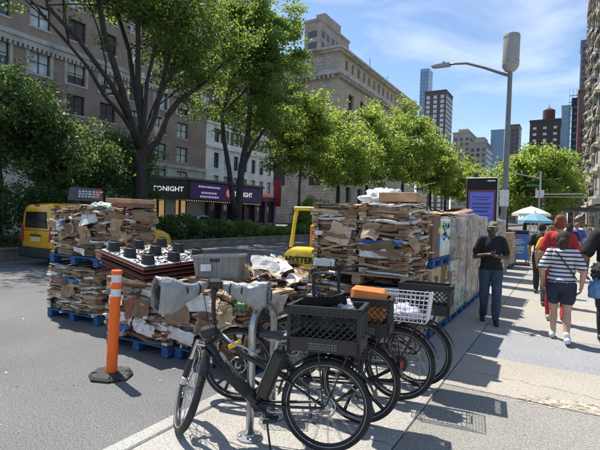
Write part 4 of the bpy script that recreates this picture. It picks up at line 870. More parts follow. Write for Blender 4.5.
# ---- bicycle rack hoop
rk=thing('bike_rack','galvanised steel hoop bike rack on a round foot plate beside the nearest bicycle','bike rack',(-2.02,2.76,0),rad(8))
pts=[(0,0,.01),(0,0,.40),(0,0,.80)]+[(0,.19-.19*math.cos(math.pi*t/14),.80+.19*math.sin(math.pi*t/14)) for t in range(1,14)]+[(0,.38,.80),(0,.38,.4),(0,.38,.01)]
MB().tube(pts,.030,16).build('hoop',galv,rk,smooth=True)
for y in (0,.38):
    f=MB().lathe([(.10,.001),(.10,.010),(.04,.014),(.037,.03)],24,(0,y,0)).build('foot_plate',galv,rk,autos=40)
    for a in range(4): MB().lathe([(.011,.010),(.011,.022),(.006,.024)],6,(.075*math.cos(a*1.57+.6),y+.075*math.sin(a*1.57+.6),0)).build('bolt',galv,f)
# ---- street lamp with antenna canister
lampm=pm('lamp_grey',(.17,.175,.18),.5,.5,.1,8)
lp=thing('street_lamp','tall grey street lamp with long arm and a fat grey canister on top','street lamp',(-1.80,16.5,0),0,None,(0,rad(.4),0))
MB().tube([(0,0,0),(0,0,.8)],[.17,.14],12).tube([(0,0,.8),(0,0,4),(0,0,6.75)],[.095,.085,.07],12).build('pole',lampm,lp,smooth=False,autos=40)
MB().tube([(0,0,6.55),(-.25,0,6.66),(-.8,0,6.92),(-1.4,0,7.16),(-1.8,0,7.20),(-2.0,0,7.2)],[.05,.05,.045,.042,.04,.04],8).build('arm',lampm,lp,smooth=True)
MB().prism([(-2.62,7.19),(-2.55,7.16),(-1.98,7.15),(-1.98,7.25),(-2.2,7.25),(-2.45,7.23)],-.13,.13,'xz').tube([(-2.2,0,7.25),(-2.2,0,7.33)],.05,8).build('lamp_head',steelp,lp,fix=True)
cn_=pm('canister_grey',(.30,.30,.29),.5,0,.06,3)
MB().lathe([(.05,6.66),(.17,6.72),(.25,6.84),(.26,6.9),(.26,7.86),(.245,7.91),(.17,7.93)],22,sx=1,sy=1).build('antenna_canister',cn_,lp,autos=35)
MB().lathe([(.265,6.90),(.265,6.93)],22).build('band',steelp,lp,autos=35); MB().lathe([(.265,7.79),(.265,7.82)],22).build('band',steelp,lp,autos=35)
for k in range(7): MB().tube([(.262*math.cos(k*.9),.262*math.sin(k*.9),7.02),(.275*math.cos(k*.9),.275*math.sin(k*.9),7.02)],.016,6).build('vent_hole',bkp,lp)
MB().box(-.14,.14,-.10,-.085,2.2,2.75).build('notice_plate',pm('plate_white',(.6,.6,.58),.6,0,.2,8),lp)
# ---- information kiosk
kk=thing('info_kiosk','tall slim dark information kiosk with a glowing blue screen behind the man','kiosk',(-1.96,13.0,0),rad(2)); kk.scale=(1.1,1,1)
alu=pm('brushed_aluminium',(.42,.43,.43),.38,.85,.06,2); blackg=pm('black_gloss',(.008,.008,.01),.12,0,.1,3)
MB().bev(-.36,.36,-.12,.14,.0,2.86,.02).build('body',alu,kk)
MB().box(-.345,.345,-.135,-.1215,.75,2.84).build('front_glass',pm('kiosk_black',(.006,.006,.008),.3,0,.1,3,spec=.25),kk)
def screenmat():
    m=bpy.data.materials.new('screen_blue'); m.use_nodes=True; n=m.node_tree.nodes; l=m.node_tree.links; p=n['Principled BSDF']; p.inputs['Base Color'].default_value=(.02,.03,.10,1); p.inputs['Roughness'].default_value=.15
    p.inputs['Emission Color'].default_value=(.07,.10,.62,1); p.inputs['Emission Strength'].default_value=.30; return m
sc_=MB().box(-.27,.27,-.142,-.1355,1.12,2.46).build('screen',screenmat(),kk)
MB().box(-.31,.31,-.139,-.1355,1.06,2.52).build('screen_bezel',pm('bezel_maroon',(.05,.012,.03),.3,emit=((.2,.03,.10),.12)),kk)
tx=MB(); R=rng(4)
for i,(z,wd,h_) in enumerate(((2.33,.44,.028),(2.26,.30,.028),(2.15,.42,.05),(2.05,.40,.05),(1.95,.30,.05),(1.84,.36,.02),(1.79,.3,.02),(1.74,.38,.02),(1.66,.44,.035),(1.6,.36,.035),(1.5,.4,.02),(1.45,.3,.02),(1.4,.4,.02),(1.35,.2,.02))):
    x=-wd/2
    while x<wd/2:
        q=R.uniform(.015,.05); tx.box(x,min(x+q,wd/2),-.146,-.1425,z-h_/2,z+h_/2); x+=q+.014
o=tx.build('screen_text',pm('screen_dark',(.01,.015,.05),.3),sc_); o['kind']='stuff'
MB().box(.12,.30,-.14,-.1355,2.75,2.78).build('header_print',pm('print_white',(.7,.7,.7),.5),kk)['kind']='stuff'
# ---- cafe umbrellas, sandwich board, barrier frames
def umbrella(label,loc,r,h,m):
    t=thing('cafe_umbrella',label,'umbrella',loc,.2,'cafe umbrellas'); n=8; b=MB()
    vs=[(0,0,h)]+[(r*.5*math.cos(6.283*k/n),r*.5*math.sin(6.283*k/n),h-.17) for k in range(n)]+[(r*math.cos(6.283*k/n),r*math.sin(6.283*k/n),h-.42) for k in range(n)]+[(r*math.cos(6.283*k/n),r*math.sin(6.283*k/n),h-.55) for k in range(n)]
    fs=[(0,1+k,1+(k+1)%n) for k in range(n)]+[(1+k,1+n+k,1+n+(k+1)%n,1+(k+1)%n) for k in range(n)]+[(1+n+k,1+2*n+k,1+2*n+(k+1)%n,1+n+(k+1)%n) for k in range(n)]
    b.add(vs,fs).build('canopy',m,t); MB().tube([(0,0,0),(0,0,h+.08)],.025,8).build('pole',galv,t); MB().lathe([(.28,0),(.28,.05),(.05,.09)],14).build('base',steelp,t)
    rb=MB()
    for k in range(n): rb.tube([(0,0,h-.03),(r*.97*math.cos(6.283*k/n),r*.97*math.sin(6.283*k/n),h-.43)],.01,4)
    rb.build('rib_frame',galv,t); return t
umbrella('white cafe umbrella over the pavement seating',(-1.65,28,0),.98,2.58,pm('canvas_white',(.70,.68,.60),.8,0,.08,2,trans=.25))
umbrella('turquoise blue cafe umbrella below the white one',(-1.35,26.2,0),.82,2.2,pm('canvas_blue',(.20,.42,.52),.8,0,.08,2,trans=.25))
sb=thing('sandwich_board','blue sandwich board sign standing on the pavement beyond the man','sign',(-1.55,19.6,0),rad(4))
bl_=pm('sign_blue',(.06,.16,.36),.5,0,.15,4)
p1=MB().box(-.36,.36,-.02,.02,.22,1.22,T(0,-.19,0,rad(-9),0,0)).build('front_panel',bl_,sb); p2=MB().box(-.36,.36,-.02,.02,.22,1.22,T(0,.19,0,rad(9),0,0)).build('back_panel',bl_,sb)
MB().box(-.40,-.362,-.03,.03,.0,1.26,T(0,-.19,0,rad(-9),0,0)).box(.362,.40,-.03,.03,0,1.26,T(0,-.19,0,rad(-9),0,0)).build('frame',steelp,sb)['kind']='stuff'
q=MB(); R=rng(2)
for z,wd in((1.0,.3),(.92,.42),(.85,.2),(.72,.44),(.66,.36),(.6,.4),(.5,.3)):
    x=-wd/2
    while x<wd/2: w_=R.uniform(.03,.08); q.box(x,min(wd/2,x+w_),-.026,-.021,z-.02,z+.02,T(0,-.19,0,rad(-9),0,0)); x+=w_+.02
q.build('sign_print',pm('print_pale',(.6,.66,.62),.5),p1)['kind']='stuff'
MB().lathe([(.06,-.004),(.06,.004)],10,M=T(.0,-.19,0,rad(-9),0,0)@T(0,-.024,1.12,rad(90),0,0)).build('red_dot',pm('dot_red',(.6,.06,.04),.5),p1)
MB().bev(-.42,.42,-.3,.3,0,.10,.02).build('weighted_foot',rubber,sb)
for k,(x,y) in enumerate(((-1.0,21.2),(-.35,21.5),(-1.2,23.0),(-.2,26.5))):
    fm=thing('cafe_barrier','%s open metal barrier frame by the cafe umbrellas'%['nearest left','nearest right','middle','farthest'][k],'barrier',(x,y,0),rad(5+6*k),'cafe barrier frames')
    for xx in (-.3,.3): MB().tube([(xx,0,0),(xx,0,1.5)],.022,6).build('post',galv,fm)
    for z in (.15,.8,1.48): MB().tube([(-.3,0,z),(.3,0,z)],.018,6).build('rail',galv,fm)
    for z in (-1,1): MB().tube([(.3*z,-.25,.02),(.3*z,.25,.02)],.02,6).build('foot',galv,fm)
mc=thing('newspaper_box','black square box on legs beside the sandwich board','box',(-1.55,20.8,0),.05); MB().bev(-.28,.28,-.22,.22,.55,1.35,.02).build('body',bkp,mc); MB().box(-.22,.22,-.228,-.2205,.85,1.25).build('window',blackg,mc)
for x in(-.2,.2):
    for y in(-.15,.15): MB().tube([(x,y,0),(x,y,.56)],.03,6).build('leg',bkp,mc)
# ---- traffic signal with hanging signs
sg=thing('traffic_signal','traffic signal pole with long arm and street signs under the pavement tree','traffic signal',(-1.9,42,0))
MB().tube([(0,0,0),(0,0,5.9)],[.11,.08],10).build('pole',galv,sg); MB().tube([(0,0,5.3),(-2,0,5.8),(-5.2,0,5.95)],[.05,.045,.04],8).tube([(0,0,4.0),(3.0,0,4.05)],.035,8).build('arm',galv,sg)
sgd=pm('signal_green_dark',(.02,.05,.035),.5)
for x,z in((-5.0,5.35),(-2.6,5.2),(.28,3.2)):
    s_=MB().bev(x-.17,x+.17,-.2,.1,z-.5,z+.5,.02).build('signal_head',sgd,sg)
    for i,c in enumerate(((.25,.01,.01),(.3,.16,.01),(.01,.25,.1))): MB().lathe([(.11,-.02),(.10,.03)],12,M=T(x,-.21,z+.32-.32*i,rad(90),0,0)).build('lens',pm('lens%d'%i,c,.25),s_)
MB().box(-.32,.32,-.07,-.055,3.7,4.35).build('plate_sign',pm('plate_white',(.6,.6,.58),.6),sg)
MB().box(-1.0,-.2,-.06,-.045,4.65,4.85).build('street_name_sign',pm('street_green',(.02,.16,.08),.5),sg)
MB().box(-2.2,2.6,-.01,.01,3.08,3.12,T(1.6,.3,.7)).build('cross_bar',galv,sg)
for k,(x,y,h_) in enumerate(((-16.9,62,6.8),(-9.3,78,7))):
    tag(MB().tube([(0,0,0),(0,0,h_)],[.1,.06],8).tube([(0,0,h_-.3),(1.6,0,h_)],.04,6).build('street_pole',galv),'thin grey pole on the median %s'%['among the sunlit trees','far down the roadway'][k],'pole','far poles'); [o for o in C.objects if o.name.startswith('street_pole')][-1].location=(x,y,-.12)
sdw=thing('sidewalk_shed','low dark sidewalk shed roof over the far pavement','shed',(1.2,62,0)); MB().box(-2.2,2.0,-3,3,3.1,3.5).build('deck',pm('shed_dark',(.07,.075,.08),.7),sdw)
for x in(-2.1,1.9):
    for y in(-2.9,0,2.9): MB().tube([(x,y,0),(x,y,3.1)],.06,6).build('post',steelp,sdw)
# ================================================================== vehicles
def loft(b,secs,n=36,sq=5.5,close=True):
    """secs: (y, z0, z1, half-width bottom, half-width top) rounded sections along y"""
    vs=[];fs=[]
    for (y,z0,z1,wb,wt_) in secs:
        for k in range(n):
            a=2*math.pi*k/n; c=math.copysign(abs(math.cos(a))**(2/sq),math.cos(a)); s_=math.copysign(abs(math.sin(a))**(2/sq),math.sin(a)); t=(s_+1)/2; w=wb+(wt_-wb)*max(0,(t-.45)/.55)**1.2; vs.append((c*w,y,z0+(z1-z0)*t))
    for i in range(len(secs)-1):
        for k in range(n): k2=(k+1)%n; fs.append((i*n+k,(i+1)*n+k,(i+1)*n+k2,i*n+k2))
    fs.append(tuple(range(n))); fs.append(tuple((len(secs)-1)*n+k for k in range(n))[::-1]); return b.add(vs,fs)
def carwheel(parent,x,y,r,side):
    w=MB().ring((0,0,0),(1,0,0),r-.075,.085,24,8,sq=1.15).build('wheel',rubber,parent,smooth=True); w.location=(x,y,r)
    MB().lathe([(r-.10,-.05),(r-.10,.05),(r-.16,.07),(.05,.055),(.02,.075)],18,M=T(0,0,0,0,rad(90)*side,0)).build('rim',pm('rim_grey',(.25,.25,.26),.4,.6),w,autos=40)
yel=pm('taxi_yellow',(.72,.37,.012),.28,0,.06,2,coat=.5,spec=.5)
tx=thing('taxi','yellow taxi van with an advertising roof sign behind the left bales','taxi',(-14.35,8.0,RZ)); tx.scale=(1,1.07,1.07)
loft(MB(),[(0,.30,1.74,.80,.70),(.05,.26,1.81,.85,.75),(.35,.24,1.86,.86,.77),(1.2,.24,1.88,.865,.78),(2.4,.24,1.87,.865,.78),(3.0,.24,1.80,.865,.74),(3.45,.24,1.45,.86,.68),(3.75,.24,1.14,.85,.74),(4.3,.25,1.04,.82,.70),(4.62,.28,.92,.74,.62),(4.72,.34,.78,.66,.56)]).build('body',yel,tx,fix=True,autos=45)
for y_ in (1.35,2.45): MB().box(-.875,.875,y_,y_+.012,.45,1.12).build('door_seam',bkp,tx)
MB().box(-.82,.82,-.012,.02,1.04,1.055).build('hatch_seam',bkp,tx)
MB().prism([(-.60,1.12),(.60,1.12),(.54,1.60),(-.54,1.60)],-.035,.02,'xz').build('rear_window',blackg,tx,fix=True)
MB().bev(-.84,.84,-.10,.12,.24,.55,.04).build('rear_bumper',bkp,tx)
MB().box(-.26,.26,-.03,.01,.72,.86).build('licence_plate',pm('plate_amber',(.55,.45,.2),.5),tx)
MB().box(-.28,.28,-.05,-.031,.88,.93).build('plate_garnish',bkp,tx)
for s_ in(-1,1):
    MB().prism([(s_*.70,.72),(s_*.845,.72),(s_*.83,1.22),(s_*.74,1.22)],-.02,.10,'xz').build('tail_light',pm('tail_red',(.35,.02,.02),.25),tx,fix=True)
    MB().prism([(.45,1.15),(3.35,1.12),(2.98,1.66),(.50,1.68)],s_*.83-.0,s_*.775,'yz').build('side_window',blackg,tx,fix=True)
    MB().box(s_*.86,s_*1.02,3.25,3.38,1.02,1.2).build('mirror',bkp,tx)
    for y in(.95,3.85): carwheel(tx,s_*.76,y,.31,s_)
MB().box(-.10,.10,-.02,.03,1.76,1.81).build('brake_light',pm('tail_red',(.35,.02,.02),.25),tx)
ad=MB().prism([(-.42,1.98),(.42,1.98),(.30,2.42),(-.30,2.42)],.95,1.99,'xz'); ad=MB().prism([(1.05,1.98),(2.10,1.98),(2.04,2.40),(1.11,2.40)],-.17,.17,'yz').build('roof_sign',pm('adframe',(.07,.07,.075),.5),tx,fix=True)
MB().box(.171,.176,1.16,1.72,2.05,2.35).build('ad_panel',pm('ad_navy',(.05,.06,.13),.4),ad); MB().box(.171,.176,1.74,2.02,2.05,2.35).build('ad_panel',pm('ad_red',(.42,.04,.04),.4),ad)
q=MB(); R=rng(3)
for z in(2.12,2.2,2.28):
    y=1.2
    while y<1.95: w_=R.uniform(.04,.12); q.box(.177,.181,y,y+w_,z-.025,z+.025); y+=w_+.04
q.build('ad_print',pm('print_white',(.7,.7,.7),.5),ad)['kind']='stuff'
for y in (1.15,2.0): MB().box(-.15,.15,y,y+.06,1.84,1.99).build('roof_bracket',bkp,tx)
MB().box(-.02,.02,-.04,-.015,.95,1.02).build('badge',galv,tx)
# ---- parked car by the theatre, beyond the median
pc=thing('parked_car','silver grey car parked in front of the theatre entrance','car',(-33.2,33.6,RZ))
sil=pm('silver_paint',(.22,.24,.26),.3,.5,.05,2,coat=.4)
loft(MB(),[(0,.35,.85,.72,.6),(.1,.28,1.0,.84,.7),(.7,.22,1.1,.88,.72),(1.1,.2,1.5,.88,.62),(2.0,.2,1.62,.89,.62),(2.9,.2,1.5,.89,.62),(3.5,.2,1.08,.88,.74),(4.3,.24,.92,.82,.66),(4.5,.34,.75,.7,.5)]).build('body',sil,pc,fix=True,autos=45)
for s_ in(-1,1):
    MB().prism([(.95,1.05),(3.3,1.02),(2.8,1.42),(1.2,1.44)],s_*.86,s_*.78,'yz').build('side_window',blackg,pc,fix=True)
    for y in(.85,3.6): carwheel(pc,s_*.8,y,.32,s_)
    MB().box(s_*.62,s_*.84,-.02,.06,.7,.9).build('tail_light',pm('tail_red',(.35,.02,.02),.25),pc)
MB().box(-.6,.6,.55,.75,1.1,1.4,T(0,0,0)).build('rear_window',blackg,pc)
# ---- forklift
fk=thing('forklift','yellow forklift truck standing in the road behind the left cardboard column','forklift',(-5.05,9.6,RZ),rad(4))
fy=pm('forklift_yellow',(.70,.50,.02),.4,0,.12,4,dirt=((.25,.19,.06),4,.62))
loft(MB(),[(-1.0,.35,1.02,.42,.36),(-.95,.30,1.08,.52,.46),(-.6,.26,1.12,.55,.52),(-.1,.26,1.08,.55,.52)],24,5).build('counterweight',fy,fk,fix=True,autos=40)
MB().bev(-.54,.54,-.1,.85,.24,.72,.03).build('chassis',fy,fk); MB().bev(-.30,.30,-.15,.35,.72,.95,.04).build('hood',fy,fk)
MB().bev(-.24,.24,-.18,.28,.952,1.06,.05).bev(-.24,.24,-.26,-.14,1.0,1.5,.05).build('seat',bkp,fk)
textmesh('HYSTER',.20,bkp,fk,'lettering',T(-.08,-1.012,.83,rad(90),0,0),.012,.004)
for s_ in(-1,1):
    MB().tube([(s_*.49,-.62,1.08),(s_*.47,-.50,1.7),(s_*.46,-.42,1.98)],.045,6).build('guard_post',fy,fk); MB().tube([(s_*.49,.80,.7),(s_*.47,.62,1.5),(s_*.46,.5,1.98)],.045,6).build('guard_post',fy,fk)
    for y,r_ in((-.62,.25),(.72,.31)): carwheel(fk,s_*.47,y,r_,s_)
    MB().box(s_*.34-.05,s_*.34+.05,.95,1.08,.1,2.15).build('mast_rail',bkp,fk); MB().prism([(1.15,.06),(2.2,.05),(2.2,.075),(1.2,.11),(1.2,.6),(1.15,.6)],s_*.25-.06,s_*.25+.06,'yz').build('fork',steelp,fk,fix=True)
gr=MB().bev(-.52,.52,-.48,-.38,1.94,2.03,.015).bev(-.52,.52,.44,.54,1.94,2.03,.015).bev(-.52,-.43,-.378,.438,1.942,2.028,.015).bev(.43,.52,-.378,.438,1.942,2.028,.015)
for k in range(5): gr.box(-.428,.428,-.28+.15*k,-.25+.15*k,1.96,2.0)
gr.build('overhead_guard',fy,fk)
MB().tube([(0,.42,.95),(0,.28,1.28)],.03,6).ring((0,.27,1.3),(0,-.6,.8),.16,.018,18,6).build('steering_wheel',bkp,fk); MB().box(-.5,.5,1.08,1.14,.3,.4).box(-.5,.5,1.08,1.14,.8,.9).build('carriage',bkp,fk)
tag(MB().bev(-.17,.17,-.17,.17,0,.62,.03).build('propane_tank',pm('tank_orange',(.6,.22,.03),.4)),None,None); o=C.objects['propane_tank']; o.parent=fk; o.location=(.18,-.55,1.0); o.scale=(1,.8,1)
# ================================================================== bicycles
bkm=pm('bike_black',(.013,.013,.014),.32,0,.15,6,spec=.5); bkmat=pm('bike_matt_black',(.02,.02,.021),.6,0,.2,10,.1,60); chrome=pm('chrome',(.55,.55,.56),.22,1.0,.1,10); silver=pm('silver_alloy',(.42,.43,.45),.35,.8,.1,12)
tyrem=pm('tyre_rubber',(.018,.018,.018),.7,0,.3,14,.5,70,dirt=((.06,.055,.05),5,.6)); stripe=pm('tyre_stripe',(.55,.55,.54),.5); saddm=pm('saddle_black',(.03,.03,.032),.38,0,.15,14)
WR=.335
def wheel(parent,x,kind,name='wheel',M=None,tr=.029,spokes=32):
    R_=WR-tr
    w=MB().ring((0,0,0),(0,1,0),R_-.022,.013,48,8,sq=1.0).build(name,bkm if kind!='alloy' else silver,parent,smooth=True); w.location=(x,0,WR)
    if M is not None: w.matrix_basis=M@Matrix.Translation((x,0,WR))
    MB().ring((0,0,0),(0,1,0),R_,tr,56,10).build('tyre',tyrem,w,smooth=True)
    st=MB(); 
    for s_ in(-1,1): st.ring((0,s_*(tr*.86),0),(0,1,0),R_-tr*.50,.0022,56,4)
    st.build('reflective_stripe',stripe,w,smooth=True)['kind']='stuff'
    MB().lathe([(.012,-.055),(.03,-.05),(.03,-.03),(.018,-.025),(.018,.025),(.03,.03),(.03,.05),(.012,.055)],14,M=T(0,0,0,rad(90),0,0)).build('hub',silver if kind!='motor' else bkmat,w,autos=40)
    if kind=='mag':
        for k in range(5):
            a=k*2*math.pi/5+.3; ca,sa=math.cos(a),math.sin(a); b=MB()
            for q in(-1,1):
                a2=a+q*.17; b.tube([(.03*ca,0,.03*sa),((R_*.5)*math.cos(a+q*.10),0,(R_*.5)*math.sin(a+q*.10)),((R_-.02)*math.cos(a2),0,(R_-.02)*math.sin(a2))],[.020,.014,.016],6)
            b.build('mag_spoke',bkm,w)['kind']='stuff'
    else:
        r0=.06 if kind=='motor' else .026
        if kind=='motor': MB().lathe([(.03,-.05),(.075,-.045),(.08,-.03),(.08,.03),(.075,.045),(.03,.05)],20,M=T(0,0,0,rad(90),0,0)).build('motor_hub',bkmat,w,autos=40)
        me=[MB().tube([(r0,s_*.03,0),((R_-.03)*math.cos(o_),0,(R_-.03)*math.sin(o_))],.0017,4,False).mesh('spoke',silver) for s_,o_ in((1,.28),(1,-.28),(-1,.28),(-1,-.28))]
        for k in range(spokes): o=link('spoke',me[k%4],w); o.rotation_euler=(0,k*2*math.pi/spokes,0)
    MB().ring((0,.04,0),(0,1,0),.072,.007,28,4,sq=.25).build('brake_disc',chrome,w,smooth=True)
    return w
def bike(label,loc,rz,wb=1.09,steer=0,kind=('spoke','motor'),rack=True,battery=True,lean=0,fork='alloy',crank=.7,saddle=True,bar_z=1.05,mitts=None,yellow=False,basket=None,plate=False):
    t=thing('bicycle',label,'bicycle',loc,0,'delivery bicycles at the rack',(rad(lean),0,rz))
    hub=Vector((0,0,WR)); bb=Vector((.53,0,.29)); fx=wb
    ax=Vector((-.309,0,.951)); base=Vector((fx-.04,0,WR)); hp=lambda z: base+ax*((z-WR)/.951)
    Ms=Matrix.Translation(base)@Matrix.Rotation(rad(steer),4,ax)@Matrix.Translation(-base)
    hb,htp=hp(.69),hp(.86); st=Vector((.42,0,.64))
    f=MB(); f.tube([hp(.67),hp(.88)],.024,12).tube([hb+Vector((-.01,0,.0)),bb.lerp(hb,.5)+Vector((-.005,0,-.02)),bb],[.034,.040,.036],12).tube([htp+Vector((.005,0,-.05)),Vector((.63,0,.63)),Vector((.435,0,.55))],[.024,.021,.02],10).tube([bb,st],[.021,.019],10)
    for s_ in(-1,1): f.tube([bb+Vector((-.02,s_*.03,0)),Vector((.25,s_*.055,.31)),hub+Vector((0,s_*.065,0))],.011,8).tube([Vector((.43,s_*.02,.56)),Vector((.20,s_*.055,.45)),hub+Vector((0,s_*.066,.005))],.010,8)
    f.tube([bb+Vector((0,-.04,0)),bb+Vector((0,.04,0))],.032,12)
    fo=f.build('frame',bkm,t,autos=50)
    wheel(t,0,kind[1]); wheel(t,fx,kind[0],M=Ms)
    def S(o): o.matrix_basis=Ms; return o
    # fork
    fk_=MB(); cr_=hp(.675); side=Vector((0,1,0))
    fk_.tube([cr_+side*.085,cr_-side*.085],[.022,.022],10)
    for s_ in(-1,1): fk_.tube([cr_+side*.075*s_+ax*.03,cr_+side*.075*s_-ax*.14],.0165,10)
    S(fk_.build('fork_crown',chrome if fork=='alloy' else bkm,t,smooth=False,autos=50))
    lg=MB()
    for s_ in(-1,1): lg.tube([cr_+side*.075*s_-ax*.12,Vector((fx-.012,s_*.072,WR+.03)),Vector((fx,s_*.066,WR))],[.022,.022,.012],10)
    lg=S(lg.build('fork_leg',bkm,t,autos=50)); lg['kind']='stuff'
    if fork=='alloy':
        for s_ in(-1,1): MB().tube([cr_+side*.075*s_-ax*.28,cr_+side*.075*s_-ax*.33],.0232,10).build('fork_band',stripe,lg)
    # front mudguard
    mg=MB()
    for i in range(16):
        a0=rad(30+i*8);a1=rad(30+(i+1)*8); r_=WR+.022
        mg.add([(fx+r_*math.cos(a0),-.035,WR+r_*math.sin(a0)),(fx+r_*math.cos(a1),-.035,WR+r_*math.sin(a1)),(fx+(r_+.012)*math.cos(a1),0,WR+(r_+.012)*math.sin(a1)),(fx+(r_+.012)*math.cos(a0),0,WR+(r_+.012)*math.sin(a0)),(fx+r_*math.cos(a0),.035,WR+r_*math.sin(a0)),(fx+r_*math.cos(a1),.035,WR+r_*math.sin(a1))],[(0,1,2,3),(3,2,5,4)])
    S(mg.build('front_mudguard',bkm,t,smooth=True))
    # stem and handlebar
    top=hp(bar_z-.03); tpw=Ms@top+Vector((.085,0,.015)); MB().tube([hp(.85),hp(.85).lerp(tpw,.6)+Vector((.01,0,0)),tpw],.017,10).tube([tpw-Vector((0,.03,0)),tpw+Vector((0,.03,0))],.02,10).build('stem',bkmat,t)
    c=top+Vector((.02,0,.02)); hbp=[c+Vector((-.16,.33,.03)),c+Vector((-.10,.26,.035)),c+Vector((-.02,.12,.02)),c,c+Vector((-.02,-.12,.02)),c+Vector((-.10,-.26,.035)),c+Vector((-.16,-.33,.03))]
    hbo=MB().tube(hbp,.0125,10).build('handlebar',bkmat,t,smooth=True); hbo.matrix_basis=Matrix.Translation(tpw)@Matrix.Rotation(rad(steer),4,'Z')@Matrix.Translation(-top)
    for s_ in(-1,1):
        e0=c+Vector((-.16,s_*.33,.03)); e1=c+Vector((-.105,s_*.265,.034)); MB().tube([e0+(e0-e1)*.1,e1],.0175,10).build('grip',rubber,hbo)
        l0=c+Vector((-.085,s_*.24,.03)); MB().tube([l0,l0+Vector((.045,s_*.02,-.005)),l0+Vector((.03,s_*.085,-.015))],[.009,.007,.005],6).build('brake_lever',bkm,hbo)
        MB().tube([l0+Vector((.0,-s_*.02,.01)),l0+Vector((.10,-s_*.10,.05)),l0+Vector((.13,-s_*.17,-.10)),Vector((hp(.8).x+.04,s_*.01,.76))],.0035,5).build('cable',rubber,hbo)
    MB().bev(-.035,.035,-.05,.05,-.02,.045,.008,T(c.x-.01,.0,c.z+.02,0,rad(-25),0)).build('display',bkm,hbo)
    MB().tube([c+Vector((.03,0,-.06)),c+Vector((.10,0,-.06))],[.024,.034],12).build('headlight',chrome,hbo,autos=40)
    if mitts:
        for s_ in(-1,1):
            big=1.18 if s_==mitts else .92; e=c+Vector((-.22,s_*.44*(1.0 if s_==mitts else .86),.0)); i_=c+Vector((-.01,s_*.07,.02)); d=(e-i_); R=rng(17+s_); n=30; K=14; vs=[];fs=[]
            u=d.normalized(); a=u.cross(Vector((0,0,1))).normalized(); b=a.cross(u)
            prof=[.024,.034,.040,.044,.048,.052,.056,.060*big,.066*big,.072*big,.076*big,.078*big,.074*big,.066*big]; ph=R.random()*6
            from mathutils import noise
            for lay in(0,1):
                for k in range(K):
                    f_=k/(K-1); p=i_+d*f_*(1 if lay==0 else .995)-Vector((0,0,.03*math.sin(f_*math.pi)))
                    for q in range(n):
                        th=2*math.pi*q/n; qn_=noise.noise(Vector((math.cos(th)*1.6+s_*5,math.sin(th)*1.6,f_*7)))+.7*noise.noise(Vector((math.cos(th)*4+s_*5,math.sin(th)*4,f_*13))); r_=prof[k]*(1+.34*qn_)-(.005 if lay else 0)
                        vs.append(p+a*math.cos(th)*r_*.8+b*math.sin(th)*r_*1.1-Vector((0,0,1))*(.055 if math.sin(th)<-.3 else 0)*f_)
            N=K*n
            for k in range(K-1):
                for q in range(n):
                    q2=(q+1)%n; fs.append((k*n+q,k*n+q2,(k+1)*n+q2,(k+1)*n+q)); fs.append((N+k*n+q,N+(k+1)*n+q,N+(k+1)*n+q2,N+k*n+q2))
            for q in range(n): q2=(q+1)%n; fs.append(((K-1)*n+q,(K-1)*n+q2,N+(K-1)*n+q2,N+(K-1)*n+q))
            MB().add(vs,fs).build('plastic_mitt',pm('mitt_plastic',(.34,.35,.35),.3,0,.14,12,.6,30,trans=.2,spec=.6),hbo,smooth=True,fix=True)
            MB().tube([e-u*.26+Vector((0,0,-.02)),e-u*.03+Vector((0,0,-.02))],[.022,.044*big],12).build('mitt_lining',pm('lining_black',(.01,.01,.011),.8,0,.3,20,.4,40),hbo,smooth=True)
            for k in (.18,.45): 
                p=i_+d*k; MB().ring(p-Vector((0,0,.02)),u,.045,.006,20,6).build('binding_tape',rubber,hbo)
    # saddle
    if saddle:
        MB().tube([st+Vector((.01,0,-.08)),Vector((.375,0,.775))],.0145,10).build('seat_post',silver,t)
        b=MB(); n=16
        secs=[(-.135,.045,.0),(-.12,.082,.018),(-.08,.098,.03),(-.03,.085,.032),(.03,.052,.030),(.09,.032,.026),(.13,.022,.018),(.148,.010,.008)]
        vs=[];fs=[]
        for (x,w_,h_) in secs:
            for k in range(n):
                a=2*math.pi*k/n; y=math.cos(a)*w_; z=math.sin(a); vs.append((.38+x,y,.805+(z*h_ if z>0 else z*.028)+.012*(x<-.05)-.05*min(0,0)))
        for i in range(len(secs)-1):
            for k in range(n): k2=(k+1)%n; fs.append((i*n+k,i*n+k2,(i+1)*n+k2,(i+1)*n+k))
        fs+=[tuple(range(n))[::-1],tuple((len(secs)-1)*n+k for k in range(n))]
        so_=b.add(vs,fs).build('saddle',saddm,t,smooth=True,fix=True)
        MB().tube([(.30,.02,.785),(.33,.02,.765),(.45,.02,.765),(.49,.012,.785)],.004,5).tube([(.30,-.02,.785),(.33,-.02,.765),(.45,-.02,.765),(.49,-.012,.785)],.004,5).build('saddle_rail',silver,so_)['kind']='stuff'
    # cranks, pedals, chain
    ck_=MB().lathe([(.085,-.004),(.09,-.002),(.09,.002),(.085,.004)],28,M=T(bb.x,-.05,bb.z,rad(90),0,0)).build('chainring',bkmat,t,autos=40)
    for s_,a in((1,crank),(-1,crank+math.pi)):
        p0=bb+Vector((0,s_*.06,0)); p1=bb+Vector((.165*math.cos(a),s_*.075,.165*math.sin(a))); co=MB().tube([p0,p1],[.014,.011],8).build('crank',silver if s_<0 else bkm,t)
        MB().bev(-.05,.05,-.045,.045,-.012,.012,.005,T(p1.x,p1.y+s_*.055,p1.z,0,rad(12),0)).build('pedal',bkmat,co)
    MB().tube([bb+Vector((0,-.05,.088)),hub+Vector((0,-.05,.045))],.005,5).tube([bb+Vector((0,-.05,-.088)),hub+Vector((.02,-.05,-.075))],.005,5).build('chain',silver,t)['kind']='stuff'
    MB().lathe([(.045,-.014),(.045,.0),(.03,.014)],20,M=T(0,-.052,WR,rad(90),0,0)).build('sprocket',silver,t,autos=40)
    # rear mudguard and rack
    mg=MB()
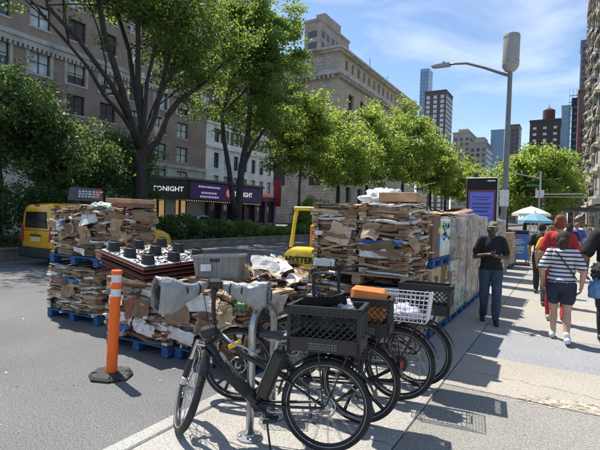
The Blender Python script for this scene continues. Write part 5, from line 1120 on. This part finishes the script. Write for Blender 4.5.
    for i in range(20):
        a0=rad(5+i*8);a1=rad(5+(i+1)*8); r_=WR+.020
        mg.add([(r_*math.cos(a0),-.036,WR+r_*math.sin(a0)),(r_*math.cos(a1),-.036,WR+r_*math.sin(a1)),((r_+.014)*math.cos(a1),0,WR+(r_+.014)*math.sin(a1)),((r_+.014)*math.cos(a0),0,WR+(r_+.014)*math.sin(a0)),(r_*math.cos(a0),.036,WR+r_*math.sin(a0)),(r_*math.cos(a1),.036,WR+r_*math.sin(a1))],[(0,1,2,3),(3,2,5,4)])
    mg.build('rear_mudguard',bkm,t,smooth=True)
    if rack:
        rk_=MB(); zr=.745
        for y in(-.075,.075): rk_.tube([(.36,y*.6,.66),(.2,y,zr),(-.30,y,zr)],.007,6); rk_.tube([(.06,y,zr),(.01,y*1.05,WR+.02)],.006,6); rk_.tube([(-.16,y,zr),(-.01,y*1.05,WR+.02)],.006,6)
        for x in(.16,.02,-.14,-.29): rk_.tube([(x,-.075,zr),(x,.075,zr)],.006,6)
        rk_.build('rear_rack',bkm,t)
    if battery:
        Mb=Matrix.Translation(bb.lerp(st,.52)+Vector((-.055,0,.03)))@Matrix.Rotation(-math.atan2(.13,.35),4,'Y')
        bo=MB().bev(-.045,.05,-.045,.045,-.175,.20,.014,Mb).build('battery',bkmat,t); MB().box(-.03,.035,.0455,.048,-.16,.17,Mb).build('side_panel',bkm,bo); MB().box(.051,.054,-.03,.03,-.16,.18,Mb).build('edge_strip',silver,bo); MB().tube([Mb@Vector((-.02,-.02,.2)),Mb@Vector((0,-.02,.235)),Mb@Vector((0,.02,.235)),Mb@Vector((-.02,.02,.2))],.006,6).build('handle',bkmat,bo)
    # kickstand
    MB().tube([(.44,.05,.29),(.40,.10,.14),(.355,.155,.006)],[.009,.008,.008],6).tube([(.355,.155,.006),(.31,.17,.004)],.009,6).build('kickstand',bkmat,t)
    if fork!='alloy' and kind[0]=='mag': MB().bev(-.012,.012,-.035,.035,-.03,.03,.006,T(-WR+.005,0,.52)).build('tail_reflector',pm('reflector_red',(.35,.02,.015),.2),t)
    if yellow:
        MB().bev(-.055,.055,-.016,.016,-.018,.018,.008,T(.705,.035,.715,0,rad(28),0)).build('lock_tag',pm('lock_yellow',(.75,.46,.02),.45),t)
        MB().tube([(.83,.03,.80),(.74,.05,.74),(.60,.06,.70),(.55,.05,.67),(.5,.0,.62)],.0095,8).build('chain_lock',silver,t,smooth=True)
        MB().bev(-.05,.07,-.045,.045,-.04,.045,.02,T(.90,.05,.80,0,rad(18),0)).build('pouch',bkmat,t)
        MB().tube([bb.lerp(hb,.15),bb.lerp(hb,.45)+Vector((-.005,0,-.018)),bb.lerp(hb,.8)],[.046,.052,.048],12).build('tube_wrap',pm('wrap_black',(.02,.02,.022),.7,0,.3,30,.6,25),t,smooth=True)
    return t
# ---- crates
crm=pm('crate_black',(.014,.014,.015),.5,0,.25,9,.15,40,dirt=((.07,.068,.065),6,.66))
def crate(label,loc,rot,W=.50,D=.34,Hh=.30,print_=True):
    t=thing('milk_crate',label,'crate',loc,0,'black plastic crates on the bicycles',rot)
    MB().box(-W/2+.01,W/2-.01,-D/2+.01,D/2-.01,.004,.012).build('floor',crm,t)
    for s_ in(-1,1):
        for (L,ax_) in((W,0),(D,1)):
            M=T(0,s_*(D/2-.006),0) if ax_==0 else T(s_*(W/2-.006),0,0,0,0,rad(90)); l_=L/2
            fr=MB().box(-l_+.002,l_-.002,-.006,.006,0,.085,M).box(-l_+.001,l_-.001,-.007,.007,Hh-.055,Hh-.004,M)
            wo=fr.build('side_wall',crm,t); wo['kind']='stuff'
            rim=MB().box(-l_-.008,l_+.008,-.014,.014,Hh-.012,Hh+.002*(1+ax_*.3),M).box(-l_-.004,l_+.004,-.011,.011,Hh-.058,Hh-.046,M).box(-l_-.004,l_+.004,-.011,.011,.082,.092,M).build('rim',crm,wo); rim['kind']='stuff'
            la=MB(); z0,z1=.092,Hh-.058; sp_=.048; hh=z1-z0; k=-l_-hh
            while k<l_:
                for d_ in(1,-1):
                    a,b_=k,k+hh; p=[(a,z0),(b_,z1)] if d_>0 else [(a,z1),(b_,z0)]
                    (xa,za),(xb,zb)=p; m_=(zb-za)/(xb-xa)
                    if xa<-l_+.01: za+=m_*(-l_+.01-xa); xa=-l_+.01
                    if xb>l_-.01: zb-=m_*(xb-(l_-.01)); xb=l_-.01
                    if xb-xa>.004: la.tube([M@Vector((xa,0,za)),M@Vector((xb,0,zb))],.0042,4,False)
                k+=sp_
            la.build('lattice',crm,wo)['kind']='stuff'
            nb=MB()
            for q in range(int(L/.05)):
                x=-l_+.025+q*.05; nb.box(x-.004,x+.004,-.012,.012,Hh-.046,Hh-.012,M)
            nb.build('rim_ribs',crm,wo)['kind']='stuff'
            if print_ and ax_==0:
                R=rng(6); q=MB()
                for zz in(.056,.038,.022):
                    x=-.10
                    while x<.10: w_=R.uniform(.006,.02); q.box(x,x+w_,s_*.0065-.0005,s_*.0065+.001,zz-.005,zz+.005,M); x+=w_+.006
                q.build('moulded_print',pm('crate_print',(.13,.13,.12),.6),wo)['kind']='stuff'
    for sx in(-1,1):
        for sy in(-1,1): MB().bev(sx*(W/2-.014)-.014,sx*(W/2-.014)+.014,sy*(D/2-.014)-.014,sy*(D/2-.014)+.014,0,Hh-.002,.004).build('corner_post',crm,t)
    return t
def wirebasket(label,loc,rot,W,D,Hh,m,group,nx=9,nz=5,r_=.003):
    t=thing('wire_basket',label,'basket',loc,0,group,rot)
    for z,th in((Hh,.005),(0.0,.004)):
        f=1 if z else .9; MB().tube([(-W/2*f,-D/2*f,z),(W/2*f,-D/2*f,z),(W/2*f,D/2*f,z),(-W/2*f,D/2*f,z),(-W/2*f,-D/2*f,z)],th,6).build('rim_wire',m,t)
    g=MB()
    for k in range(1,nz):
        z=Hh*k/nz; f=.9+.1*k/nz; g.tube([(-W/2*f,-D/2*f,z),(W/2*f,-D/2*f,z),(W/2*f,D/2*f,z),(-W/2*f,D/2*f,z),(-W/2*f,-D/2*f,z)],r_*.8,4)
    for k in range(nx+1):
        x=-W/2+W*k/nx
        for s_ in(-1,1): g.tube([(x*.9,s_*D/2*.9,0),(x,s_*D/2,Hh)],r_,4)
        g.tube([(x*.9,-D/2*.9,0),(x*.9,D/2*.9,0)],r_,4)
    ny=max(3,int(nx*D/W))
    for k in range(ny+1):
        y=-D/2+D*k/ny
        for s_ in(-1,1): g.tube([(s_*W/2*.9,y*.9,0),(s_*W/2,y,Hh)],r_,4)
    g.build('wire_mesh',m,t)['kind']='stuff'; return t
def bag(label,loc,r3,seed,m,name='bag',cat='bag',amp=.35): return crumple(name,label,cat,loc,r3,seed,m,amp)
bagb=pm('bag_black',(.015,.015,.017),.3,0,.2,6,.5,12); bago=pm('bag_orange',(.75,.22,.03),.5,0,.15,6,.3,14)
def place(bk_,lx,lz,ly=0): return bk_.matrix_basis@Vector((lx,ly,lz))
A1=rad(197.8)
b1=bike('nearest black electric delivery bicycle with plastic handlebar mitts and yellow lock tag',(-1.44,2.88,0),A1,1.10,-58,('spoke','spoke'),yellow=True,mitts=1,crank=rad(200),lean=3,bar_z=1.12)
A2=rad(191); b2=bike('second black bicycle with five-spoke wheels behind the nearest one',(-1.42,3.45,0),A2,1.12,18,('mag','mag'),crank=rad(40),lean=4,fork='black')
A3=rad(188); b3=bike('third bicycle with a white wire rear basket',(-1.30,4.10,0),A3,1.09,25,('spoke','motor'),crank=rad(110),lean=4,fork='black',bar_z=1.10)
A4=rad(186); b4=bike('farthest bicycle with a black crate on its rack, beside the cardboard columns',(-1.25,4.56,0),A4,1.09,-12,('spoke','spoke'),crank=rad(300),lean=3,bar_z=1.12,fork='black')
bpy.context.view_layer.update()
p=place(b1,.0,.755); crate('black crate with a black bag in it on the nearest bicycle',p,(rad(2),rad(1),A1+rad(-4)),.52,.36,.31)
bag('shiny black bag poking out of the nearest crate',place(b1,.0,.93),(.19,.12,.15),11,bagb); bag('crumpled clear plastic bag in the nearest crate',place(b1,-.10,1.03,-.03),(.09,.07,.08),12,whitef,'plastic_bag')
tag(sheet(MB(),.34,.22,rng(3),.02,T(*place(b1,.03,1.03),rad(64),rad(8),A1),(.012,.012,.014),6,4).build('black_flap',card),'stiff black flap leaning up inside the nearest crate','flap')
p=place(b2,-.02,.755); crate('black crate holding an orange bag on the second bicycle',p,(rad(3),0,A2+rad(3)),.44,.34,.29)
tag(MB().bev(-.15,.15,-.10,.10,-.14,.13,.03,T(0,0,0,.1,-.08,A2+.15)).build('bag',bago),'orange insulated bag filling the crate on the second bicycle','bag').location=place(b2,-.04,.99); 
wb_=wirebasket('white wire basket on the rear rack of the third bicycle',place(b3,-.02,.755),(rad(4),0,A3),.50,.36,.25,pm('basket_white',(.62,.62,.64),.4,.2,.1,8),'wire baskets',12,6)
bag('crumpled pale lilac bag lying in the white wire basket',place(b3,-.02,.80),(.19,.14,.10),14,pm('bag_lilac',(.42,.40,.50),.6,0,.3,12,.3,20))
p=place(b4,-.06,.755); crate('empty black crate on the farthest bicycle',p,(rad(3),0,A4),.50,.36,.29)
wirebasket('black wire basket with orange and green bags on the front of the second bicycle',place(b2,1.02,.80),(0,0,A2+rad(18)),.34,.27,.20,bkm,'wire baskets',8,5,.0028)
bag('orange crisp bag in the black front basket',place(b2,.98,.88,.05),(.12,.08,.08),15,bago); bag('green white snack bag in the black front basket',place(b2,1.08,.86,.07),(.09,.05,.07),16,pm('bag_green',(.10,.32,.10),.4,0,.4,6,.3,14)); bag('white paper bag in the black front basket',place(b2,1.03,.88,-.04),(.10,.07,.07),18,pm('bag_white',(.6,.6,.58),.6,0,.2,8,.3,14))
# ================================================================== people
def person(label,loc,rz,h,cols,pose,voxel=.012,sleeve=.62,shorts=False,hair='short',hat=None,group=None,stripes=False,longsleeve=False,build=1.0,female=False,extra=None):
    """body: one remeshed surface grown from tapered limbs; clothes and hair are its children. Front is -y."""
    t=thing('person',label,'person',loc,rz,group); k=h/1.75; P=[]     # P: (kind, data, label)
    V=Vector
    def cap(a,b,r0,r1,l): P.append(('c',(V(a)*k,V(b)*k,r0*k,r1*k),l))
    def ell(c,r,l,M=None): P.append(('e',(V(c)*k,V(r)*k),l))
    B=build; sh=.185*B if not female else .165*B
    po=dict(hipz=.93,kneeL=(.10,-.03,.50),ankL=(.10,.03,.09),kneeR=(-.10,-.03,.50),ankR=(-.10,.03,.09),elbL=(sh+.07,.03,1.13),wrL=(sh+.06,-.06,.89),elbR=(-sh-.07,.03,1.13),wrR=(-sh-.06,-.06,.89),head=(0,-.02,1.60),tilt=0,footL=0,footR=0); po.update(pose)
    hz=po['hipz']; w=B
    ell((0,.0,1.28),(.165*w,.105*w,.20),'top'); ell((0,-.01,1.12),(.155*w,.108*w,.18),'top'); ell((0,0,hz+.06),(.165*w,.115*w,.13),'top' if True else 'pants'); ell((0,.02,hz-.01),((.175 if female else .160)*w,(.135 if female else .118)*w,.13),'pants')
    cap((-sh+.03,0,1.415),(sh-.03,0,1.415),.052*w,.052*w,'top'); ell((0,.03,1.37),(.13*w,.085*w,.10),'top')
    if female: ell((.075,-.085,1.27),(.065,.06,.07),'top'); ell((-.075,-.085,1.27),(.065,.06,.07),'top')
    hd=V(po['head']); cap((0,.01,1.40),hd-V((0,-.01,.08)),.055,.050,'skin')
    hx,hy,hz_=hd; ell(hd,(.073,.092,.112),'skin'); ell(hd+V((0,-.018,-.058)),(.055,.068,.055),'skin'); ell(hd+V((0,-.097,-.022)),(.013,.016,.022),'skin'); ell(hd+V((.075,.005,-.015)),(.010,.022,.032),'skin'); ell(hd+V((-.075,.005,-.015)),(.010,.022,.032),'skin'); ell(hd+V((0,-.085,-.062)),(.026,.012,.010),'skin')
    for s_,n in((1,'L'),(-1,'R')):
        hip=V((s_*.088*w,.0,hz-.03)); kn=V(po['knee'+n]); an=V(po['ank'+n])
        if shorts:
            m=hip.lerp(kn,.52); cap(hip,m,.100*w,.098*w,'pants'); cap(m,kn,.076*w,.056*w,'skin'); cap(kn,kn.lerp(an,.35),.054,.056*w,'skin'); cap(kn.lerp(an,.3),an,.056*w,.036,'skin'); cap(an+V((0,0,.045)),an,.042,.042,'sock')
        else: cap(hip,kn,.098*w,.070*w,'pants'); cap(kn,kn.lerp(an,.4),.066,.064,'pants'); cap(kn.lerp(an,.3),an+V((0,0,.02)),.064,.054,'pants')
        f=po['foot'+n]; c_,s2=math.cos(f),math.sin(f); fr=lambda y,z:an+V((s_*.012,y*c_-(z)*s2,z*c_+y*s2))
        cap(fr(.055,-.045),fr(-.06,-.040),.040,.042,'shoe'); cap(fr(-.05,-.045),fr(-.145,-.055),.042,.032,'shoe'); cap(fr(.0,-.01),fr(-.03,-.03),.044,.040,'shoe')
        s0=V((s_*(sh-.02),0,1.395)); el=V(po['elb'+n]); wr=V(po['wr'+n])
        if longsleeve: cap(s0,el,.062*w,.05*w,'top'); cap(el,wr,.048,.038,'top')
        else:
            m=s0.lerp(el,sleeve); cap(s0,m,.057*w,.060*w,'top'); cap(s0,el,.052*w,.043*w,'skin'); cap(el,el.lerp(wr,.35),.042*w,.041*w,'skin'); cap(el.lerp(wr,.3),wr,.041*w,.027,'skin')
        # hand: palm, four fingers, thumb
        d=(wr-el).normalized(); hd_=po.get('hand'+n); 
        hdir=V(hd_[0]).normalized() if hd_ else (d+V((0,-.15,-.2))).normalized(); nrm=V(hd_[1]).normalized() if hd_ else V((-s_,0,0)); wid=hdir.cross(nrm).normalized()
        cap(wr,wr+hdir*.035,.026,.027,'skin')
        for q in(-1,0,1): cap(wr+hdir*.03+wid*q*.018,wr+hdir*.085+wid*q*.022,.016,.013,'skin')
        cu=po.get('curl',.5)
        for q,ln in((-1.5,.062),(-.5,.075),(.5,.072),(1.5,.055)):
            a=wr+hdir*.085+wid*q*.017; b=a+(hdir*(1-cu*.4)+nrm*cu*.7).normalized()*ln*.55; e=b+(hdir*(1-cu)+nrm*cu*1.3).normalized()*ln*.5; cap(a,b,.0098,.0092,'skin'); cap(b,e,.0092,.008,'skin')
        th=wid*(-1 if hd_ and len(hd_)>2 and hd_[2]<0 else 1); a=wr+hdir*.03+th*.03; b=a+(hdir+th*.8+nrm*.4).normalized()*.04; cap(a,b,.013,.011,'skin'); cap(b,b+(hdir+nrm*.5).normalized()*.03,.011,.009,'skin')
    if hair=='short': ell(hd+V((0,.015,.03)),(.080,.094,.098),'hair')
    elif hair=='bun': ell(hd+V((0,.024,.006)),(.088,.100,.120),'hair'); ell(hd+V((0,.05,-.06)),(.075,.065,.08),'hair'); ell(hd+V((0,.11,-.03)),(.05,.045,.06),'hair'); cap(hd+V((0,.08,-.05)),hd+V((0,.085,-.16)),.058,.03,'hair')
    elif hair=='updo': ell(hd+V((0,.02,.025)),(.086,.10,.108),'hair'); ell(hd+V((0.01,.06,.088)),(.055,.055,.045),'hair')
    elif hair=='long': ell(hd+V((0,.02,.022)),(.084,.100,.108),'hair'); cap(hd+V((0,.06,0)),hd+V((0,.08,-.22)),.075,.06,'hair')
    if hat: ell(hd+V((0,.008,.045)),(.084,.104,.088),'hat')
    if extra: extra(cap,ell)
    # union of closed shells
    b=MB()
    for kd,dt,l in P:
        if kd=='c':
            a,e,r0,r1=dt; ax=(e-a); L=ax.length; ax=ax.normalized() if L>1e-5 else V((0,0,1)); pts=[];rs=[]
            for i in range(6): th=math.pi/2*i/5; pts.append(a-ax*r0*math.cos(th)); rs.append(max(1e-4,r0*math.sin(th)))
            for i in range(6): th=math.pi/2*(1-i/5); pts.append(e+ax*r1*math.cos(th)); rs.append(max(1e-4,r1*math.sin(th)))
            for i in range(1,len(pts)):
                if (pts[i]-pts[i-1]).length<1e-5: pts[i]=pts[i]+ax*1e-4
            b.tube(pts,rs,14)
        else:
            c,r=dt; n=18;m=12; pr=[(max(1e-3,math.sin(math.pi*i/m)),-math.cos(math.pi*i/m)) for i in range(m+1)]; b.lathe(pr,n,M=Matrix.Translation(c)@Matrix.Diagonal((r.x,r.y,r.z,1)))
    if po['tilt']: pass
    me=b.mesh('body_src',None); o=bpy.data.objects.new('body_src',me); C.objects.link(o)
    md=o.modifiers.new('r','REMESH'); md.mode='VOXEL'; md.voxel_size=voxel; ms=o.modifiers.new('s','SMOOTH'); ms.factor=.5; ms.iterations=3
    dg=bpy.context.evaluated_depsgraph_get(); dg.update(); bm_=bpy.data.meshes.new_from_object(o.evaluated_get(dg)); C.objects.unlink(o); bpy.data.objects.remove(o)
    n=len(bm_.vertices); co=np.empty(n*3,np.float32); bm_.vertices.foreach_get('co',co); co=co.reshape(-1,3).astype(float)
    labs=['skin','top','pants','shoe','hair','hat','sock']; best=np.full(n,9e9); lab=np.zeros(n,int)
    for kd,dt,l in P:
        if kd=='c':
            a,e,r0,r1=dt; a=np.array(a);e=np.array(e); ab=e-a; tt=np.clip(((co-a)@ab)/max(ab@ab,1e-9),0,1); dd=np.linalg.norm(co-a-tt[:,None]*ab,axis=1)-(r0+(r1-r0)*tt)
        else:
            c,r=dt; q=(co-np.array(c))/np.array(r); ln=np.linalg.norm(q,axis=1); dd=(ln-1)*min(r)
        if l!='skin': dd=dd-.004
        up=dd<best; best[up]=dd[up]; lab[up]=labs.index(l)
    # shirt hem over the trousers
    zz=co[:,2]/k; tors=(np.abs(co[:,0])/k<.24*w)&(zz>hz-.02)&(zz<hz+.2)&(lab==2); lab[tors&(zz>hz+po.get('hem',.02))]=1
    bm_.materials.clear(); skinm=pm('skin_%s'%('%.2f'%cols['skin'][0]).replace('.',''),cols['skin'],.5,0,.1,12); bm_.materials.append(skinm); bm_.shade_smooth(); body=link('body',bm_,t)
    fn=len(bm_.polygons); lt=np.empty(fn,np.int32); bm_.polygons.foreach_get('loop_total',lt); ls=np.empty(fn,np.int32); bm_.polygons.foreach_get('loop_start',ls); li=np.empty(len(bm_.loops),np.int32); bm_.loops.foreach_get('vertex_index',li)
    nr=np.empty(n*3,np.float32); bm_.vertices.foreach_get('normal',nr); nr=nr.reshape(-1,3)
    flab=lab[li[ls]]
    from mathutils import noise
    for l,nm,off in(('top','shirt',.012),('pants','shorts' if shorts else 'trousers',.010),('shoe','shoes',.006),('hair','hair',.010),('hat','cap',.012),('sock','socks',.004)):
        idx=np.where(flab==labs.index(l))[0]
        if len(idx)==0: continue
        used={}; vs=[];fs=[]
        for f in idx:
            q=[]
            for j in range(ls[f],ls[f]+lt[f]):
                v=int(li[j])
                if v not in used:
                    p=co[v]; a=off*k
                    if l in('top','pants'): a+=.011*noise.noise(V((p[0]*7,p[1]*7,p[2]*5)))+.006*noise.noise(V((p[0]*16+3,p[1]*16,p[2]*12)))
                    if l=='hair': a+=.008*noise.noise(V((p[0]*30,p[1]*30,p[2]*14)))
                    used[v]=len(vs); vs.append(tuple(p+nr[v]*a))
                q.append(used[v])
            fs.append(tuple(q))
        m_=cols[l] if l in cols else cols['top']
        m_=m_ if not isinstance(m_,tuple) else pm('cloth_%s_%d%d%d'%(l,*(int(x*255) for x in m_)),m_,.85 if l!='shoe' else .5,0,.18,18 if l!='hair' else 60,.15,120 if l!='hair' else 160)
        mb=MB(); mb.v=vs; mb.f=fs; mb.c=[(1,1,1)]*len(fs); oo=mb.build(nm,m_,t,smooth=True)
        so2=oo.modifiers.new('thick','SOLIDIFY'); so2.thickness=.006; so2.offset=-1
    for s_ in(-1,1): MB().lathe([(.002,-.012),(.010,-.007),(.0125,0),(.010,.007),(.002,.012)],10,(hx*k+s_*.031*k,(hy-.083)*k,(hz_+.005)*k)).build('eye',pm('eye_white',(.5,.48,.46),.3),t,smooth=True)
    if hat:
        bo=MB(); n_=14; vs=[];fs=[]
        for i in range(n_+1):
            a=math.pi*(i/n_); x=.078*math.cos(a); vs+=[(hx+x,hy-.075+.03*(1-math.sin(a)),hz_+.065),(hx+x*.95,hy-.085-.085*math.sin(a)**.7,hz_+.045-.0*abs(x)),(hx+x*.95,hy-.085-.085*math.sin(a)**.7,hz_+.039),(hx+x,hy-.075+.03*(1-math.sin(a)),hz_+.055)]
        for i in range(n_):
            for q in range(4): fs.append((i*4+q,i*4+(q+1)%4,(i+1)*4+(q+1)%4,(i+1)*4+q))
        bo.add([V(p)*k for p in vs],fs); m_=cols['hat']; bo.build('cap_brim',m_ if not isinstance(m_,tuple) else pm('cloth_hat_%d%d%d'%tuple(int(x*255) for x in m_),m_,.85),t,fix=True)
    return t
def stripemat():
    m=bpy.data.materials.new('striped_cotton'); m.use_nodes=True; n=m.node_tree.nodes; l=m.node_tree.links; p=n['Principled BSDF']; p.inputs['Roughness'].default_value=.9
    t=n.new('ShaderNodeTexCoord'); s_=n.new('ShaderNodeSeparateXYZ'); l.new(t.outputs['Object'],s_.inputs[0]); mu=n.new('ShaderNodeMath'); mu.operation='MULTIPLY'; mu.inputs[1].default_value=1/.057; l.new(s_.outputs['Z'],mu.inputs[0])
    fr=n.new('ShaderNodeMath'); fr.operation='FRACT'; l.new(mu.outputs[0],fr.inputs[0]); r=n.new('ShaderNodeValToRGB'); r.color_ramp.interpolation='CONSTANT'; e=r.color_ramp.elements; e[0].color=(.62,.62,.64,1); e[1].position=.36; e[1].color=(.022,.024,.045,1); x=e.new(.72); x.color=(.25,.24,.38,1); x=e.new(.8); x.color=(.62,.62,.64,1)
    l.new(fr.outputs[0],r.inputs['Fac']); l.new(r.outputs['Color'],p.inputs['Base Color']); return m
def camomat():
    m=bpy.data.materials.new('camouflage'); m.use_nodes=True; n=m.node_tree.nodes; l=m.node_tree.links; p=n['Principled BSDF']; p.inputs['Roughness'].default_value=.9
    t=n.new('ShaderNodeTexCoord'); z=n.new('ShaderNodeTexNoise'); z.inputs['Scale'].default_value=26; l.new(t.outputs['Object'],z.inputs['Vector']); r=n.new('ShaderNodeValToRGB'); r.color_ramp.interpolation='CONSTANT'; e=r.color_ramp.elements; e[0].color=(.05,.055,.03,1); e[1].position=.46; e[1].color=(.16,.16,.09,1); x=e.new(.56); x.color=(.30,.28,.19,1); l.new(z.outputs['Fac'],r.inputs['Fac']); l.new(r.outputs['Color'],p.inputs['Base Color']); return m
denim=pm('denim_dark',(.045,.065,.11),.9,0,.35,9,.2,120)
DK=(.10,.055,.035); LT=(.50,.30,.215); MD=(.33,.19,.125)
man=person('man in black t-shirt, jeans and camouflage cap looking down at his phone',(-1.05,8.12,0),rad(12),1.72,dict(skin=DK,top=(.012,.012,.013),pants=denim,shoe=(.02,.02,.02),hair=(.01,.01,.01),hat=camomat()),
  dict(kneeL=(.10,-.10,.50),ankL=(.085,-.16,.09),kneeR=(-.09,-.02,.49),ankR=(-.085,.14,.11),footR=.15,elbL=(.255,.02,1.11),wrL=(.10,-.22,1.14),elbR=(-.255,.02,1.11),wrR=(-.08,-.235,1.17),handL=((-.75,-.3,.12),(-.1,-.5,.8)),handR=((.75,-.35,.12),(.1,-.5,.8),-1),head=(0,-.06,1.585),curl=.6,hem=-.02),.009,.68,hat=True,build=1.0)
ph=MB().bev(-.036,.036,-.006,.006,-.075,.075,.005,T(.0,-.325,1.185,rad(-52),0,rad(-4))).build('phone',blackg); tag(ph,'black phone held in the hands of the man in the cap','phone'); ph.matrix_basis=man.matrix_basis
bpy.context.view_layer.update(); ph.location=man.location; ph.rotation_euler=man.rotation_euler
wo_=person('woman in navy striped t-shirt and dark shorts walking away in white sneakers',(-.02,7.42,0),rad(181),1.60,dict(skin=LT,top=stripemat(),pants=(.022,.026,.05),shoe=(.62,.62,.62),hair=(.045,.026,.017),sock=(.6,.6,.6)),
  dict(kneeL=(.09,-.16,.50),ankL=(.085,-.25,.10),kneeR=(-.09,.03,.50),ankR=(-.095,.20,.115),footR=.25,footL=0,elbL=(.27,.05,1.12),wrL=(.26,-.08,.90),elbR=(-.29,.06,1.13),wrR=(-.27,.02,.90),head=(0,-.02,1.60)),.009,.78,shorts=True,hair='bun',build=1.10,female=True)
k_=1.60/1.75
MB().tube([(.10*k_,.14*k_,1.44*k_),(.0,.155*k_,1.30*k_),(-.13*k_,.135*k_,1.12*k_),(-.20*k_,.05,1.0*k_)],.009,6).build('bag_strap',bkp,wo_)
person('person in a red top with pinned-up auburn hair just beyond the striped woman',(-.07,8.75,0),rad(183),1.84,dict(skin=LT,top=(.42,.025,.03),pants=(.36,.03,.035),shoe=(.3,.3,.3),hair=(.22,.07,.025)),dict(kneeL=(.1,-.12,.5),ankL=(.1,-.2,.1),ankR=(-.1,.15,.11)),.012,.7,hair='updo',female=True,build=1.06)
person('person in a black shirt and red cap cut off by the right edge',(.60,7.6,0),rad(172),1.92,dict(skin=MD,top=(.010,.010,.011),pants=(.02,.022,.03),shoe=(.03,.03,.03),hair=(.03,.02,.015),hat=(.45,.02,.03)),dict(kneeL=(.1,-.12,.5),ankL=(.1,-.2,.1),ankR=(-.1,.15,.11),elbL=(.30,.06,1.14),wrL=(.30,-.05,.93)),.012,.8,hat=True,build=1.18)
crumple('denim_jacket','blue denim jacket hanging at the side of the person in the red cap','jacket',(.40,7.45,.74),(.10,.14,.24),31,pm('denim_blue',(.13,.24,.42),.9,0,.3,8,.3,60),.22)
crumple('black_tote','black tote bag carried by the person in the red cap','bag',(.42,7.46,1.02),(.10,.13,.17),32,pm('tote_black',(.012,.012,.013),.8,0,.2,8,.3,30),.3)
far=[('person in a yellow top walking ahead of the red one',-.24,10.6,1.66,183,(.62,.40,.03),(.03,.03,.035),'updo',LT),('person in black walking left of the yellow top',-.46,12.0,1.70,178,(.015,.015,.017),(.02,.02,.025),'short',MD),('person in a dark navy top with a bag between the crowd',.12,15.5,1.72,175,(.02,.022,.035),(.05,.05,.06),'long',MD),
     ('person in a blue shirt and red shorts in the far crowd',.36,18.5,1.75,180,(.05,.07,.32),(.3,.03,.03),'short',LT),('person in a grey top walking this way far down the pavement',.66,21,1.70,5,(.25,.25,.26),(.04,.05,.09),'short',LT),('person in white far down the pavement',.2,27,1.70,2,(.6,.58,.55),(.05,.06,.1),'long',MD),
     ('person in a maroon top beside the cafe barriers',-.3,30,1.72,185,(.18,.03,.04),(.03,.03,.04),'short',DK),('distant person in black near the shop canopies',1.5,26,1.75,170,(.02,.02,.02),(.03,.035,.05),'short',MD)]
for i,(lab,x,y,h_,rz,tp,pn_,hr,sk) in enumerate(far):
    s_=1 if i%2 else -1
    person(lab,(x,y,0),rad(rz),h_,dict(skin=sk,top=tp,pants=pn_,shoe=(.05,.05,.05),hair=R.choice([(.02,.015,.01),(.06,.035,.02),(.2,.12,.06)])),dict(kneeL=(.1,-.08*s_-.05,.5),ankL=(.1,-.18*s_,.1),kneeR=(-.1,.05*s_-.05,.5),ankR=(-.1,.18*s_,.1)),.017,.6,hair=hr,group='walkers on the pavement',build=1.05)
for o_ in C.objects:
    if o_.name.split('.')[0] in ('shoes','socks'): o_['kind']='stuff'
